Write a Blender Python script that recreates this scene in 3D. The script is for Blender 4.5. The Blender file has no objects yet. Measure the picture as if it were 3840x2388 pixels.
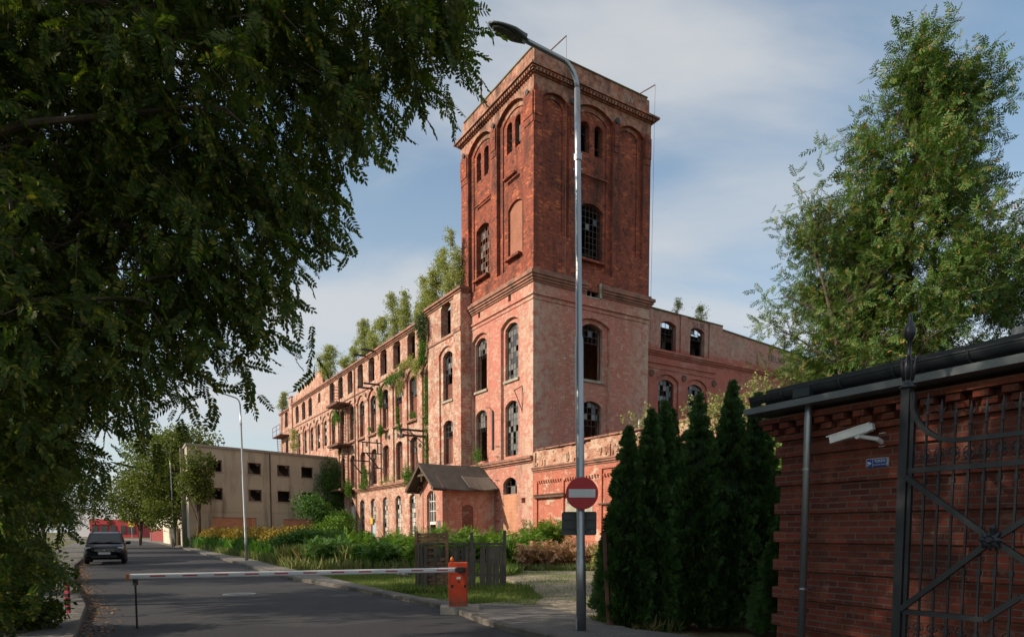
import bpy, bmesh, math, random
import numpy as np
from mathutils import Vector, Matrix
from mathutils.geometry import tessellate_polygon
R = math.radians
random.seed(7); rng = np.random.default_rng(11)
scene = bpy.context.scene
COL = scene.collection

# ------------------------------------------------------------------ camera
cam = bpy.data.cameras.new("camera"); cam_o = bpy.data.objects.new("camera", cam); COL.objects.link(cam_o)
cam.sensor_fit = 'HORIZONTAL'; cam.sensor_width = 36.0; cam.lens = 36.0*2467.8/3840
cam.shift_y = 0.2518
cam.clip_start = 0.1; cam.clip_end = 3000
cam_o.location = (0, 0, 1.6); cam_o.rotation_euler = (R(90-3.96), 0, 0)
scene.camera = cam_o

# ------------------------------------------------------------------ light
SUN_EL = R(27); SUN_DIR = Vector((-0.955, -0.295, 0)).normalized()      # horizontal direction towards the sun
to_sun = Vector((SUN_DIR.x*math.cos(SUN_EL), SUN_DIR.y*math.cos(SUN_EL), math.sin(SUN_EL)))
sun = bpy.data.lights.new("sun", 'SUN'); sun.energy = 4.6; sun.angle = R(0.6); sun.color = (1.0, 0.85, 0.68)
sun_o = bpy.data.objects.new("sun", sun); COL.objects.link(sun_o)
sun_o.rotation_euler = to_sun.to_track_quat('Z', 'Y').to_euler()
scene.view_settings.view_transform = 'Standard'; scene.view_settings.look = 'None'
scene.view_settings.gamma = 1.0; scene.view_settings.exposure = 0.32
scene.view_settings.use_curve_mapping = False
world = bpy.data.worlds.new("World"); scene.world = world; world.use_nodes = True
def build_world():
    nt = world.node_tree; nt.nodes.clear(); N = nt.nodes.new; L = nt.links.new
    out = N('ShaderNodeOutputWorld'); bg = N('ShaderNodeBackground'); bg.inputs[1].default_value = 0.1
    sky = N('ShaderNodeTexSky'); sky.sky_type = 'NISHITA'; sky.sun_disc = False
    sky.sun_elevation = SUN_EL; sky.sun_rotation = math.atan2(SUN_DIR.x, SUN_DIR.y)
    sky.air_density = 1.0; sky.dust_density = 1.4; sky.ozone_density = 1.4
    tc = N('ShaderNodeTexCoord'); sep = N('ShaderNodeSeparateXYZ'); L(tc.outputs['Generated'], sep.inputs[0])
    def math_(op, a, b=None, clamp=False):
        m = N('ShaderNodeMath'); m.operation = op; m.use_clamp = clamp
        for i, v in enumerate((a, b)):
            if v is None: continue
            if isinstance(v, (int, float)): m.inputs[i].default_value = v
            else: L(v, m.inputs[i])
        return m.outputs[0]
    zc = math_('ADD', math_('MAXIMUM', sep.outputs[2], 0.0), 0.22)
    comb = N('ShaderNodeCombineXYZ')
    L(math_('DIVIDE', sep.outputs[0], zc), comb.inputs[0]); L(math_('DIVIDE', sep.outputs[1], zc), comb.inputs[1])
    mp = N('ShaderNodeMapping'); mp.inputs['Rotation'].default_value = (0, 0, R(-35)); mp.inputs['Scale'].default_value = (0.62, 1.25, 1)
    mp.inputs['Location'].default_value = (2.6, 0.35, 0)
    L(comb.outputs[0], mp.inputs[0])
    n1 = N('ShaderNodeTexNoise'); n1.inputs['Scale'].default_value = 1.25; n1.inputs['Detail'].default_value = 7; n1.inputs['Roughness'].default_value = 0.5; n1.inputs['Distortion'].default_value = 0.35
    L(mp.outputs[0], n1.inputs['Vector'])
    rp = N('ShaderNodeValToRGB'); rp.color_ramp.interpolation = 'EASE'
    rp.color_ramp.elements[0].position = 0.38; rp.color_ramp.elements[0].color = (0.17,)*3+(1,)
    rp.color_ramp.elements[1].position = 0.62; rp.color_ramp.elements[1].color = (0.95,)*3+(1,)
    L(n1.outputs[0], rp.inputs[0])
    # a veil that thickens towards the horizon
    hz = N('ShaderNodeMapRange'); hz.inputs[1].default_value = 0.05; hz.inputs[2].default_value = 0.50; hz.inputs[3].default_value = 0.75; hz.inputs[4].default_value = 0.0
    L(sep.outputs[2], hz.inputs[0])
    mask = math_('SUBTRACT', 1.0, math_('MULTIPLY', math_('SUBTRACT', 1.0, rp.outputs[0]), math_('SUBTRACT', 1.0, hz.outputs[0])))
    mix = N('ShaderNodeMix'); mix.data_type = 'RGBA'
    L(math_('MULTIPLY', mask, 0.88), mix.inputs[0])
    hs = N('ShaderNodeHueSaturation'); hs.inputs['Saturation'].default_value = 0.98; hs.inputs['Value'].default_value = 0.86
    L(sky.outputs[0], hs.inputs['Color'])
    tint = N('ShaderNodeMix'); tint.data_type = 'RGBA'; tint.blend_type = 'MULTIPLY'; tint.inputs[0].default_value = 1.0; tint.inputs[7].default_value = (1.22, 1.62, 1.66, 1)
    L(hs.outputs[0], tint.inputs[6]); L(tint.outputs[2], mix.inputs[6]); mix.inputs[7].default_value = (5.5, 5.55, 5.6, 1)
    L(mix.outputs[2], bg.inputs[0]); L(bg.outputs[0], out.inputs[0])
build_world()

# ------------------------------------------------------------------ material helpers
MATS = {}
class NT:
    def __init__(s, name, rough=0.85, spec=0.3):
        s.m = bpy.data.materials.new(name); s.m.use_nodes = True; s.t = s.m.node_tree
        s.p = s.t.nodes['Principled BSDF']; s.p.inputs['Roughness'].default_value = rough
        s.p.inputs['Specular IOR Level'].default_value = spec
        s.tc = s.t.nodes.new('ShaderNodeTexCoord')
    def n(s, ty): return s.t.nodes.new(ty)
    def l(s, a, b): s.t.links.new(a, b)
    def noise(s, scale, detail=4, rough=0.55, vec=None, stretch=None, dist=0.0):
        n = s.n('ShaderNodeTexNoise'); n.inputs['Scale'].default_value = scale; n.inputs['Detail'].default_value = detail
        n.inputs['Roughness'].default_value = rough; n.inputs['Distortion'].default_value = dist
        v = vec or s.tc.outputs['Object']
        if stretch:
            mp = s.n('ShaderNodeMapping'); mp.inputs['Scale'].default_value = stretch; s.l(v, mp.inputs[0]); v = mp.outputs[0]
        s.l(v, n.inputs['Vector']); return n.outputs[0]
    def ramp(s, fac, a, b, lo=0.0, hi=1.0):
        r = s.n('ShaderNodeMapRange'); r.inputs[1].default_value = a; r.inputs[2].default_value = b
        r.inputs[3].default_value = lo; r.inputs[4].default_value = hi; s.l(fac, r.inputs[0]); return r.outputs[0]
    def mul(s, a, b):
        m = s.n('ShaderNodeMath'); m.operation = 'MULTIPLY'
        for i, v in enumerate((a, b)):
            if isinstance(v, (int, float)): m.inputs[i].default_value = v
            else: s.l(v, m.inputs[i])
        return m.outputs[0]
    def mix(s, fac, a, b, mode='MIX'):
        m = s.n('ShaderNodeMix'); m.data_type = 'RGBA'; m.blend_type = mode
        for sock, v in ((m.inputs[0], fac), (m.inputs[6], a), (m.inputs[7], b)):
            if isinstance(v, (int, float)): sock.default_value = v
            elif isinstance(v, tuple): sock.default_value = v+(1,) if len(v) == 3 else v
            else: s.l(v, sock)
        return m.outputs[2]
    def color(s, c):
        if isinstance(c, tuple): s.p.inputs['Base Color'].default_value = c+(1,)
        else: s.l(c, s.p.inputs['Base Color'])
    def bump(s, h, strength=0.4, dist=0.02):
        b = s.n('ShaderNodeBump'); b.inputs['Strength'].default_value = strength; b.inputs['Distance'].default_value = dist
        s.l(h, b.inputs['Height']); s.l(b.outputs[0], s.p.inputs['Normal'])

def brick_mat(name, c1, c2, mortar, layers=(), soot=None, orange=None, bw=0.26, rh=0.077, ms=0.011, bump=0.5, zbands=(), edges=(), streak=0.45, wob=0.0, hwear=0.0):
    """layers: (colour, noise scale, from, to, amount); soot: (amount, lo, hi); orange: (colour, amount)"""
    t = NT(name, 0.9, 0.2); uv = t.tc.outputs['UV']
    if wob:
        nz = t.n('ShaderNodeTexNoise'); nz.inputs['Scale'].default_value = 2.6; nz.inputs['Detail'].default_value = 4; t.l(uv, nz.inputs['Vector'])
        va = t.n('ShaderNodeVectorMath'); va.operation = 'MULTIPLY_ADD'; t.l(nz.outputs['Color'], va.inputs[0]); va.inputs[1].default_value = (wob, wob, 0); t.l(uv, va.inputs[2]); uv = va.outputs[0]
    b = t.n('ShaderNodeTexBrick'); t.l(uv, b.inputs['Vector']); b.offset = 0.5
    b.inputs['Color1'].default_value = c1+(1,); b.inputs['Color2'].default_value = c2+(1,); b.inputs['Mortar'].default_value = mortar+(1,)
    b.inputs['Scale'].default_value = 1.0; b.inputs['Mortar Size'].default_value = ms; b.inputs['Mortar Smooth'].default_value = 0.3
    b.inputs['Brick Width'].default_value = bw; b.inputs['Row Height'].default_value = rh
    c = b.outputs[0]
    v = t.noise(0.9, 5)
    c = t.mix(t.ramp(v, 0.3, 0.75, 0.0, 0.55), c, t.mix(1.0, c, (0.55, 0.5, 0.48), 'MULTIPLY'))
    if orange:
        b2 = t.n('ShaderNodeTexBrick'); t.l(uv, b2.inputs['Vector']); b2.offset = 0.5
        b2.inputs['Color1'].default_value = (0, 0, 0, 1); b2.inputs['Color2'].default_value = (1, 1, 1, 1); b2.inputs['Mortar'].default_value = (0, 0, 0, 1)
        b2.inputs['Scale'].default_value = 1.0; b2.inputs['Mortar Size'].default_value = ms*0.6
        b2.inputs['Brick Width'].default_value = 0.30; b2.inputs['Row Height'].default_value = 0.085
        f = t.mul(t.ramp(b2.outputs[0], 0.60, 0.74), t.ramp(t.noise(1.4, 5), 0.48, 0.60))
        c = t.mix(t.mul(f, orange[1]), c, orange[0])
    b3 = t.n('ShaderNodeTexBrick'); t.l(uv, b3.inputs['Vector']); b3.offset = 0.5
    b3.inputs['Color1'].default_value = (0, 0, 0, 1); b3.inputs['Color2'].default_value = (1, 1, 1, 1); b3.inputs['Mortar'].default_value = (.5, .5, .5, 1); b3.inputs['Scale'].default_value = 1.0
    b3.inputs['Mortar Size'].default_value = ms; b3.inputs['Brick Width'].default_value = bw*1.6; b3.inputs['Row Height'].default_value = rh*2
    for (colr, sc, lo, hi, amt) in layers:
        f = t.noise(sc, 8, 0.68)
        fine = t.noise(14.0, 3, 0.6)
        f2 = t.n('ShaderNodeMath'); f2.operation = 'ADD'; t.l(f, f2.inputs[0]); t.l(t.ramp(fine, 0.0, 1.0, -0.13, 0.13), f2.inputs[1])
        f3 = t.n('ShaderNodeMath'); f3.operation = 'ADD'; t.l(f2.outputs[0], f3.inputs[0]); t.l(t.ramp(b3.outputs[0], 0.0, 1.0, -0.07, 0.07), f3.inputs[1]); f2 = f3
        c = t.mix(t.mul(t.ramp(f2.outputs[0], lo, hi), amt), c, colr)
    if hwear:
        f = t.mul(t.mul(t.ramp(t.noise(4.2, 4, 0.6, stretch=(.42, .42, 2.6)), 0.53, 0.60), t.ramp(t.noise(0.45, 4), 0.40, 0.60)), hwear); c = t.mix(f, c, (0.56, 0.43, 0.34))
        f = t.mul(t.ramp(t.noise(5.0, 4, 0.6, stretch=(.5, .5, 2.8)), 0.58, 0.64), hwear*.8); c = t.mix(f, c, (0.24, 0.070, 0.048))
    for (z0, z1, colr, amt) in zbands:          # lime-washed bands of the wall (height in the UV)
        sp = t.n('ShaderNodeSeparateXYZ'); t.l(uv, sp.inputs[0])
        zz = t.n('ShaderNodeMath'); zz.operation = 'ADD'; t.l(sp.outputs[1], zz.inputs[0]); t.l(t.ramp(t.noise(1.3, 4), 0.2, 0.8, -0.35, 0.35), zz.inputs[1])
        f = t.mul(t.ramp(zz.outputs[0], z0-0.08, z0+0.08), t.ramp(zz.outputs[0], z1-0.08, z1+0.08, 1.0, 0.0))
        f = t.mul(f, t.ramp(t.noise(3.0, 8, 0.7), 0.36, 0.60)); c = t.mix(t.mul(f, amt), c, colr)
    for u0 in edges:                            # paint worn off along the corners of the tower
        sp = t.n('ShaderNodeSeparateXYZ'); t.l(uv, sp.inputs[0]); df = t.n('ShaderNodeMath'); df.operation = 'SUBTRACT'; t.l(sp.outputs[0], df.inputs[0]); df.inputs[1].default_value = u0
        ab = t.n('ShaderNodeMath'); ab.operation = 'ABSOLUTE'; t.l(df.outputs[0], ab.inputs[0])
        f = t.mul(t.ramp(ab.outputs[0], 0.2, 2.2, 1.0, 0.0), t.ramp(t.noise(1.7, 9, 0.75), 0.44, 0.53)); c = t.mix(t.mul(f, 0.80), c, (0.52, 0.40, 0.31))
    if soot:
        f = t.mul(t.ramp(t.noise(0.5, 6, 0.6, stretch=(1.6, 1.6, 0.45)), soot[1], soot[2]), soot[0])
        c = t.mix(f, c, (0.035, 0.025, 0.022))
    if streak:                                  # rain and rust runs down the wall
        c = t.mix(t.mul(t.mul(t.ramp(t.noise(2.4, 6, 0.65, stretch=(1, 1, 0.10)), 0.53, 0.68), t.ramp(t.noise(0.6, 3), 0.40, 0.62)), streak), c, (0.085, 0.055, 0.042))
    t.color(c)
    inv = t.n('ShaderNodeMath'); inv.operation = 'SUBTRACT'; inv.inputs[0].default_value = 1.0; t.l(b.outputs[1], inv.inputs[1])
    ad = t.n('ShaderNodeMath'); ad.operation = 'ADD'; t.l(inv.outputs[0], ad.inputs[0]); t.l(t.ramp(t.noise(6.0, 5), 0, 1, 0, 1.6), ad.inputs[1])
    t.bump(ad.outputs[0], bump, 0.012)
    MATS[name] = t.m; return t.m

def plain_mat(name, c, rough=0.7, metal=0.0, var=0.25, scale=3.0, spec=0.4, c2=None, lo=0.35, hi=0.7, bump=0.0, emit=None, stretch=None):
    t = NT(name, rough, spec); t.p.inputs['Metallic'].default_value = metal
    n = t.noise(scale, 5, 0.6, stretch=stretch)
    c2 = c2 or tuple(x*(1-var) for x in c)
    t.color(t.mix(t.ramp(n, lo, hi), c, c2))
    if bump: t.bump(t.noise(scale*6, 4), bump, 0.02)
    MATS[name] = t.m; return t.m

def leaf_mat(name, c1, c2, c3=None, p3=0.9, trans=0.35, rough=0.55, back=None):
    t = NT(name, rough, 0.25)
    g = t.n('ShaderNodeNewGeometry'); ri = g.outputs['Random Per Island']
    c = t.mix(ri, c1, c2)
    if c3:
        n = t.noise(0.8, 3)
        w = t.n('ShaderNodeTexWhiteNoise'); w.noise_dimensions = '1D'; t.l(ri, w.inputs['W'])
        f = t.mul(t.ramp(w.outputs['Value'], p3-0.02, p3+0.02), t.ramp(n, 0.38, 0.6, 0.35, 1.0)); c = t.mix(f, c, c3)
    t.color(c)
    tr = t.n('ShaderNodeBsdfTranslucent')
    br = t.mix(1.0, c, (1.25, 1.35, 0.55), 'MULTIPLY'); t.l(br, tr.inputs[0])
    ms = t.n('ShaderNodeMixShader'); ms.inputs[0].default_value = trans
    t.l(t.p.outputs[0], ms.inputs[1]); t.l(tr.outputs[0], ms.inputs[2])
    t.l(ms.outputs[0], t.t.nodes['Material Output'].inputs['Surface'])
    MATS[name] = t.m; return t.m

# bricks and plasters
PINK = (0.49, 0.175, 0.135); CREAM = (0.58, 0.45, 0.345)
brick_mat('tower_brick', (0.34, 0.080, 0.046), (0.20, 0.049, 0.031), (0.24, 0.12, 0.09), soot=(0.72, 0.47, 0.66), hwear=0.0, orange=((0.62, 0.19, 0.075), 0.8),
          layers=(((0.40, 0.11, 0.062), 0.5, 0.5, 0.7, 0.45), ((0.07, 0.035, 0.028), 2.2, 0.545, 0.62, 0.80), ((0.40, 0.115, 0.062), 3.4, 0.585, 0.65, 0.7)), zbands=((28.55, 31.2, (0.50, 0.34, 0.25), 0.70),))
brick_mat('painted_brick', (0.46, 0.150, 0.105), (0.37, 0.112, 0.080), (0.60, 0.38, 0.28), ms=0.014, edges=(0.0, 9.6), hwear=0.55,
          layers=((PINK, 0.35, 0.40, 0.58, 0.80), (CREAM, 0.8, 0.56, 0.66, 0.7), (CREAM, 3.2, 0.575, 0.65, 0.6), ((0.34, 0.065, 0.03), 0.8, 0.62, 0.68, 0.7)), soot=(0.25, 0.55, 0.75))
brick_mat('weathered_brick', (0.43, 0.135, 0.092), (0.31, 0.092, 0.06), (0.56, 0.40, 0.30), ms=0.016, hwear=0.7,
          layers=((PINK, 0.4, 0.44, 0.60, 0.50), (CREAM, 1.1, 0.46, 0.56, 0.80), ((0.40, 0.10, 0.05), 1.9, 0.54, 0.61, 0.85), ((0.60, 0.47, 0.37), 3.6, 0.555, 0.63, 0.75), ((0.22, 0.155, 0.12), 0.5, 0.54, 0.68, 0.6), ((0.14, 0.06, 0.04), 3.5, 0.64, 0.68, 0.8)), soot=(0.40, 0.50, 0.74))
brick_mat('annex_brick', (0.46, 0.120, 0.076), (0.38, 0.095, 0.06), (0.52, 0.30, 0.21),
          layers=(((0.49, 0.165, 0.11), 0.5, 0.42, 0.58, 0.6), (CREAM, 0.6, 0.57, 0.66, 0.8), (CREAM, 2.6, 0.62, 0.68, 0.6)), soot=(0.25, 0.58, 0.75))
brick_mat('parapet_brick', (0.46, 0.19, 0.12), (0.36, 0.13, 0.08), (0.52, 0.40, 0.30),
          layers=(((0.52, 0.38, 0.28), 1.3, 0.46, 0.58, 0.85), ((0.12, 0.06, 0.04), 1.6, 0.58, 0.64, 0.85)))
brick_mat('side_wing_brick', (0.46, 0.135, 0.10), (0.38, 0.105, 0.08), (0.42, 0.29, 0.23),
          layers=(((0.48, 0.15, 0.115), 0.4, 0.4, 0.6, 0.7), ((0.46, 0.36, 0.29), 0.5, 0.54, 0.66, 0.6)), soot=(0.2, 0.5, 0.7), zbands=((16.4, 20.0, (0.44, 0.37, 0.30), 0.7),))
brick_mat('infill_brick', (0.22, 0.055, 0.035), (0.13, 0.035, 0.025), (0.26, 0.18, 0.14), layers=(((0.4, 0.32, 0.27), 1.5, 0.62, 0.7, 0.7),))
brick_mat('orange_block', (0.58, 0.27, 0.15), (0.50, 0.23, 0.13), (0.50, 0.38, 0.30), bw=0.42, rh=0.245, ms=0.012, layers=(((0.45, 0.38, 0.33), 0.9, 0.58, 0.66, 0.6),))
brick_mat('blind_brick', (0.36, 0.115, 0.066), (0.29, 0.090, 0.054), (0.40, 0.25, 0.18), ms=0.014)
brick_mat('gatehouse_brick', (0.22, 0.050, 0.032), (0.085, 0.025, 0.021), (0.155, 0.11, 0.085), wob=0.016, bw=0.255, rh=0.0755, ms=0.010, bump=0.9,
          layers=(((0.30, 0.085, 0.045), 0.9, 0.5, 0.68, 0.55), ((0.10, 0.035, 0.028), 2.0, 0.54, 0.66, 0.6), ((0.26, 0.15, 0.11), 3.0, 0.62, 0.70, 0.5)), soot=(0.55, 0.50, 0.72))
plain_mat('stone', (0.42, 0.37, 0.29), 0.9, var=0.45, scale=2.5, bump=0.3)
plain_mat('cornice_stone', (0.36, 0.165, 0.115), 0.9, c2=(0.12, 0.08, 0.058), scale=1.6, bump=0.4)
plain_mat('moss_coping', (0.16, 0.14, 0.07), 0.95, c2=(0.08, 0.10, 0.035), scale=2.0, bump=0.4)
plain_mat('interior', (0.26, 0.225, 0.19), 0.95, c2=(0.12, 0.10, 0.085), scale=0.7)
plain_mat('roof_felt', (0.050, 0.044, 0.040), 0.9, c2=(0.085, 0.072, 0.062), scale=1.5, bump=0.5)
plain_mat('felt_patch', (0.16, 0.135, 0.11), 0.9, scale=5.0, bump=0.4)
plain_mat('old_timber', (0.12, 0.085, 0.06), 0.9, scale=4, stretch=(1, 1, .2))
plain_mat('rusty_steel', (0.16, 0.07, 0.04), 0.75, c2=(0.07, 0.045, 0.035), scale=4.0, bump=0.2)
plain_mat('dark_iron', (0.045, 0.04, 0.038), 0.6, scale=5)
plain_mat('white_paint', (0.72, 0.70, 0.66), 0.6, scale=4)
plain_mat('window_bar', (0.055, 0.05, 0.045), 0.7, scale=4)
plain_mat('rust_bar', (0.20, 0.085, 0.05), 0.8, scale=4)
plain_mat('dirty_pane', (0.20, 0.19, 0.18), 0.3, c2=(0.11, 0.105, 0.10), scale=1.2, spec=0.5)
plain_mat('dark_pane', (0.035, 0.038, 0.042), 0.12, c2=(0.06, 0.055, 0.05), scale=1.0, spec=0.5)
plain_mat('bright_pane', (0.66, 0.62, 0.56), 0.35, c2=(0.42, 0.40, 0.38), scale=1.6, spec=0.5)
plain_mat('blue_door', (0.42, 0.48, 0.55), 0.6, scale=2)
def render_mat():
    t = NT('grey_render', 0.93, 0.15)
    c = t.mix(t.ramp(t.noise(0.35, 6), 0.3, 0.7), (0.47, 0.43, 0.335), (0.37, 0.335, 0.26))
    c = t.mix(t.mul(t.ramp(t.noise(0.9, 6, 0.65, stretch=(1.3, 1.3, 0.16)), 0.52, 0.70), 0.7), c, (0.11, 0.092, 0.075))
    c = t.mix(t.mul(t.ramp(t.noise(2.6, 6, 0.7), 0.60, 0.68), 0.5), c, (0.36, 0.31, 0.25))
    t.color(c); t.bump(t.noise(9, 5), 0.35, 0.02); MATS['grey_render'] = t.m
render_mat()
plain_mat('galvanised', (0.36, 0.38, 0.40), 0.38, metal=0.85, var=0.22, scale=2.5, stretch=(1, 1, .15))
plain_mat('lamp_shell', (0.085, 0.10, 0.095), 0.45, metal=0.2, scale=3)
plain_mat('lamp_lens', (0.10, 0.10, 0.095), 0.2, scale=5)
plain_mat('sign_red', (0.44, 0.022, 0.028), 0.45, var=0.15, scale=3)
plain_mat('sign_white', (0.60, 0.62, 0.63), 0.5, var=0.12, scale=3)
plain_mat('sign_back_grey', (0.07, 0.072, 0.075), 0.6, scale=3)
def orange_mat():
    t = NT('orange_paint', 0.42, 0.4); n = t.noise(2.5, 5)
    c = t.mix(t.ramp(n, .35, .7), (0.56, 0.055, 0.012), (0.46, 0.05, 0.014)); sp = t.n('ShaderNodeSeparateXYZ'); t.l(t.tc.outputs['Object'], sp.inputs[0])
    c = t.mix(t.mul(t.ramp(sp.outputs[2], .08, .32, 1, 0), t.ramp(t.noise(9, 6, .7), .40, .62)), c, (0.13, 0.085, 0.06))       # mud splashed up the foot
    c = t.mix(t.mul(t.ramp(t.noise(16, 4, .6, stretch=(1, 1, .2)), .60, .68), .5), c, (0.30, 0.10, 0.06)); t.color(c); MATS['orange_paint'] = t.m
orange_mat()
plain_mat('orange_lens', (0.72, 0.16, 0.03), 0.25, var=0.1)
plain_mat('black_plastic', (0.018, 0.018, 0.02), 0.5, var=0.3)
plain_mat('boom_white', (0.74, 0.75, 0.76), 0.4, var=0.1, scale=2)
plain_mat('boom_red', (0.52, 0.06, 0.09), 0.45, var=0.1)
plain_mat('concrete', (0.30, 0.28, 0.25), 0.9, scale=3, bump=0.3)
plain_mat('kerbstone', (0.13, 0.118, 0.105), 0.9, c2=(0.065, 0.057, 0.05), scale=2.2, bump=0.4)
plain_mat('gutter_metal', (0.055, 0.065, 0.075), 0.42, metal=0.4, var=0.3, scale=2)
plain_mat('flashing', (0.16, 0.175, 0.18), 0.5, metal=0.3, scale=2)
plain_mat('roof_metal', (0.03, 0.034, 0.036), 0.7, scale=2)
plain_mat('wrought_iron', (0.034, 0.038, 0.046), 0.38, metal=0.4, var=0.3, scale=6)
plain_mat('camera_white', (0.70, 0.70, 0.68), 0.45, var=0.1)
plain_mat('sign_blue', (0.015, 0.05, 0.24), 0.4, var=0.1)
plain_mat('sign_yellow', (0.80, 0.50, 0.02), 0.5, var=0.1)
plain_mat('brown_fence', (0.16, 0.085, 0.052), 0.85, c2=(0.26, 0.14, 0.085), scale=3, stretch=(.3, .3, 2))
plain_mat('grey_fence', (0.13, 0.112, 0.092), 0.9, c2=(0.07, 0.058, 0.05), scale=4, stretch=(2, 2, .25))
plain_mat('car_paint', (0.006, 0.006, 0.010), 0.30, var=0.2, spec=0.35)
plain_mat('car_glass', (0.010, 0.014, 0.016), 0.08, var=0.2, spec=0.4)
plain_mat('chrome', (0.62, 0.64, 0.66), 0.2, metal=0.9, var=0.1)
plain_mat('headlamp', (0.55, 0.57, 0.58), 0.15, var=0.15)
plain_mat('rubber', (0.015, 0.015, 0.015), 0.8)
plain_mat('plate_white', (0.55, 0.56, 0.55), 0.5, var=0.1)
plain_mat('bark', (0.10, 0.075, 0.055), 0.95, c2=(0.05, 0.04, 0.03), scale=5, bump=0.6, stretch=(2, 2, .4))
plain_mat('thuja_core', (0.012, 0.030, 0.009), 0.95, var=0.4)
plain_mat('birch_bark', (0.45, 0.42, 0.38), 0.9, c2=(0.10, 0.08, 0.07), scale=4)
plain_mat('feather_dark', (0.035, 0.035, 0.042), 0.6)
plain_mat('feather_light', (0.40, 0.40, 0.42), 0.6)
plain_mat('red_facade', (0.46, 0.03, 0.04), 0.6, var=0.25, scale=0.3)
plain_mat('white_facade', (0.66, 0.66, 0.68), 0.7, var=0.1, scale=0.3)
plain_mat('cream_render', (0.60, 0.54, 0.42), 0.85, var=0.15, scale=0.5)
plain_mat('maroon_render', (0.28, 0.055, 0.05), 0.85, var=0.15, scale=0.5)
plain_mat('paper', (0.75, 0.76, 0.74), 0.8, var=0.1)
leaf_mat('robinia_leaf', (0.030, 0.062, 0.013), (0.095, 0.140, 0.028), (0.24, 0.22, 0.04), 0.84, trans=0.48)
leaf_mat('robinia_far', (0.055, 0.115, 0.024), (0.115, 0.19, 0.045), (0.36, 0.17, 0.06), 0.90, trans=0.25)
leaf_mat('birch_leaf', (0.22, 0.26, 0.085), (0.37, 0.37, 0.13), trans=0.35)
leaf_mat('shrub_leaf', (0.085, 0.175, 0.024), (0.17, 0.285, 0.045), (0.22, 0.20, 0.06), 0.93, trans=0.36)
leaf_mat('dark_shrub_leaf', (0.045, 0.115, 0.020), (0.085, 0.175, 0.032), trans=0.25)
leaf_mat('vine_leaf', (0.055, 0.13, 0.016), (0.12, 0.22, 0.03), trans=0.3)
leaf_mat('pine_needle', (0.045, 0.075, 0.025), (0.09, 0.12, 0.04), trans=0.15)
leaf_mat('maple_leaf', (0.075, 0.105, 0.020), (0.14, 0.165, 0.035), trans=0.3)
leaf_mat('thuja_leaf', (0.022, 0.062, 0.015), (0.070, 0.135, 0.034), (0.13, 0.10, 0.04), 0.96, trans=0.15)
leaf_mat('pale_leaf', (0.19, 0.215, 0.075), (0.33, 0.33, 0.13), trans=0.3)
leaf_mat('grass_blade', (0.085, 0.145, 0.026), (0.16, 0.235, 0.045), (0.27, 0.21, 0.10), 0.82, trans=0.25)
leaf_mat('tall_grass_blade', (0.085, 0.125, 0.032), (0.16, 0.19, 0.055), (0.33, 0.21, 0.13), 0.86, trans=0.25)
leaf_mat('goldenrod_bloom', (0.21, 0.145, 0.02), (0.31, 0.205, 0.02), trans=0.2)
leaf_mat('withered_leaf', (0.36, 0.19, 0.11), (0.52, 0.31, 0.18), (0.12, 0.15, 0.04), 0.86, trans=0.2)
leaf_mat('orange_leaf', (0.24, 0.10, 0.03), (0.32, 0.17, 0.06), trans=0.1)

# ------------------------------------------------------------------ object helpers
OFF = {}
def tag(o, label=None, cat=None, group=None, kind=None):
    if label: o['label'] = label
    if cat: o['category'] = cat
    if group: o['group'] = group
    if kind: o['kind'] = kind
    return o
def thing(name, label, cat, loc=(0, 0, 0), rz=0.0, group=None, off=None):
    o = bpy.data.objects.new(name, None); o.empty_display_size = 0.3; COL.objects.link(o)
    o.location = loc; o.rotation_euler = (0, 0, rz); OFF[o] = Vector(off) if off else Vector((0, 0, 0))
    return tag(o, label, cat, group)
def copy_tree(o, parent=None):
    c = o.copy(); COL.objects.link(c)
    if parent: c.parent = parent
    OFF[c] = OFF.get(o, Vector((0, 0, 0)))
    for ch in list(o.children): copy_tree(ch, c)
    return c
def link_mesh(name, me, mats, parent=None):
    o = bpy.data.objects.new(name, me); COL.objects.link(o)
    for m in (mats if isinstance(mats, (list, tuple)) else [mats]): me.materials.append(MATS[m])
    if parent is not None: o.parent = parent; OFF[o] = OFF.get(parent, Vector((0, 0, 0)))
    return o
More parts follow.
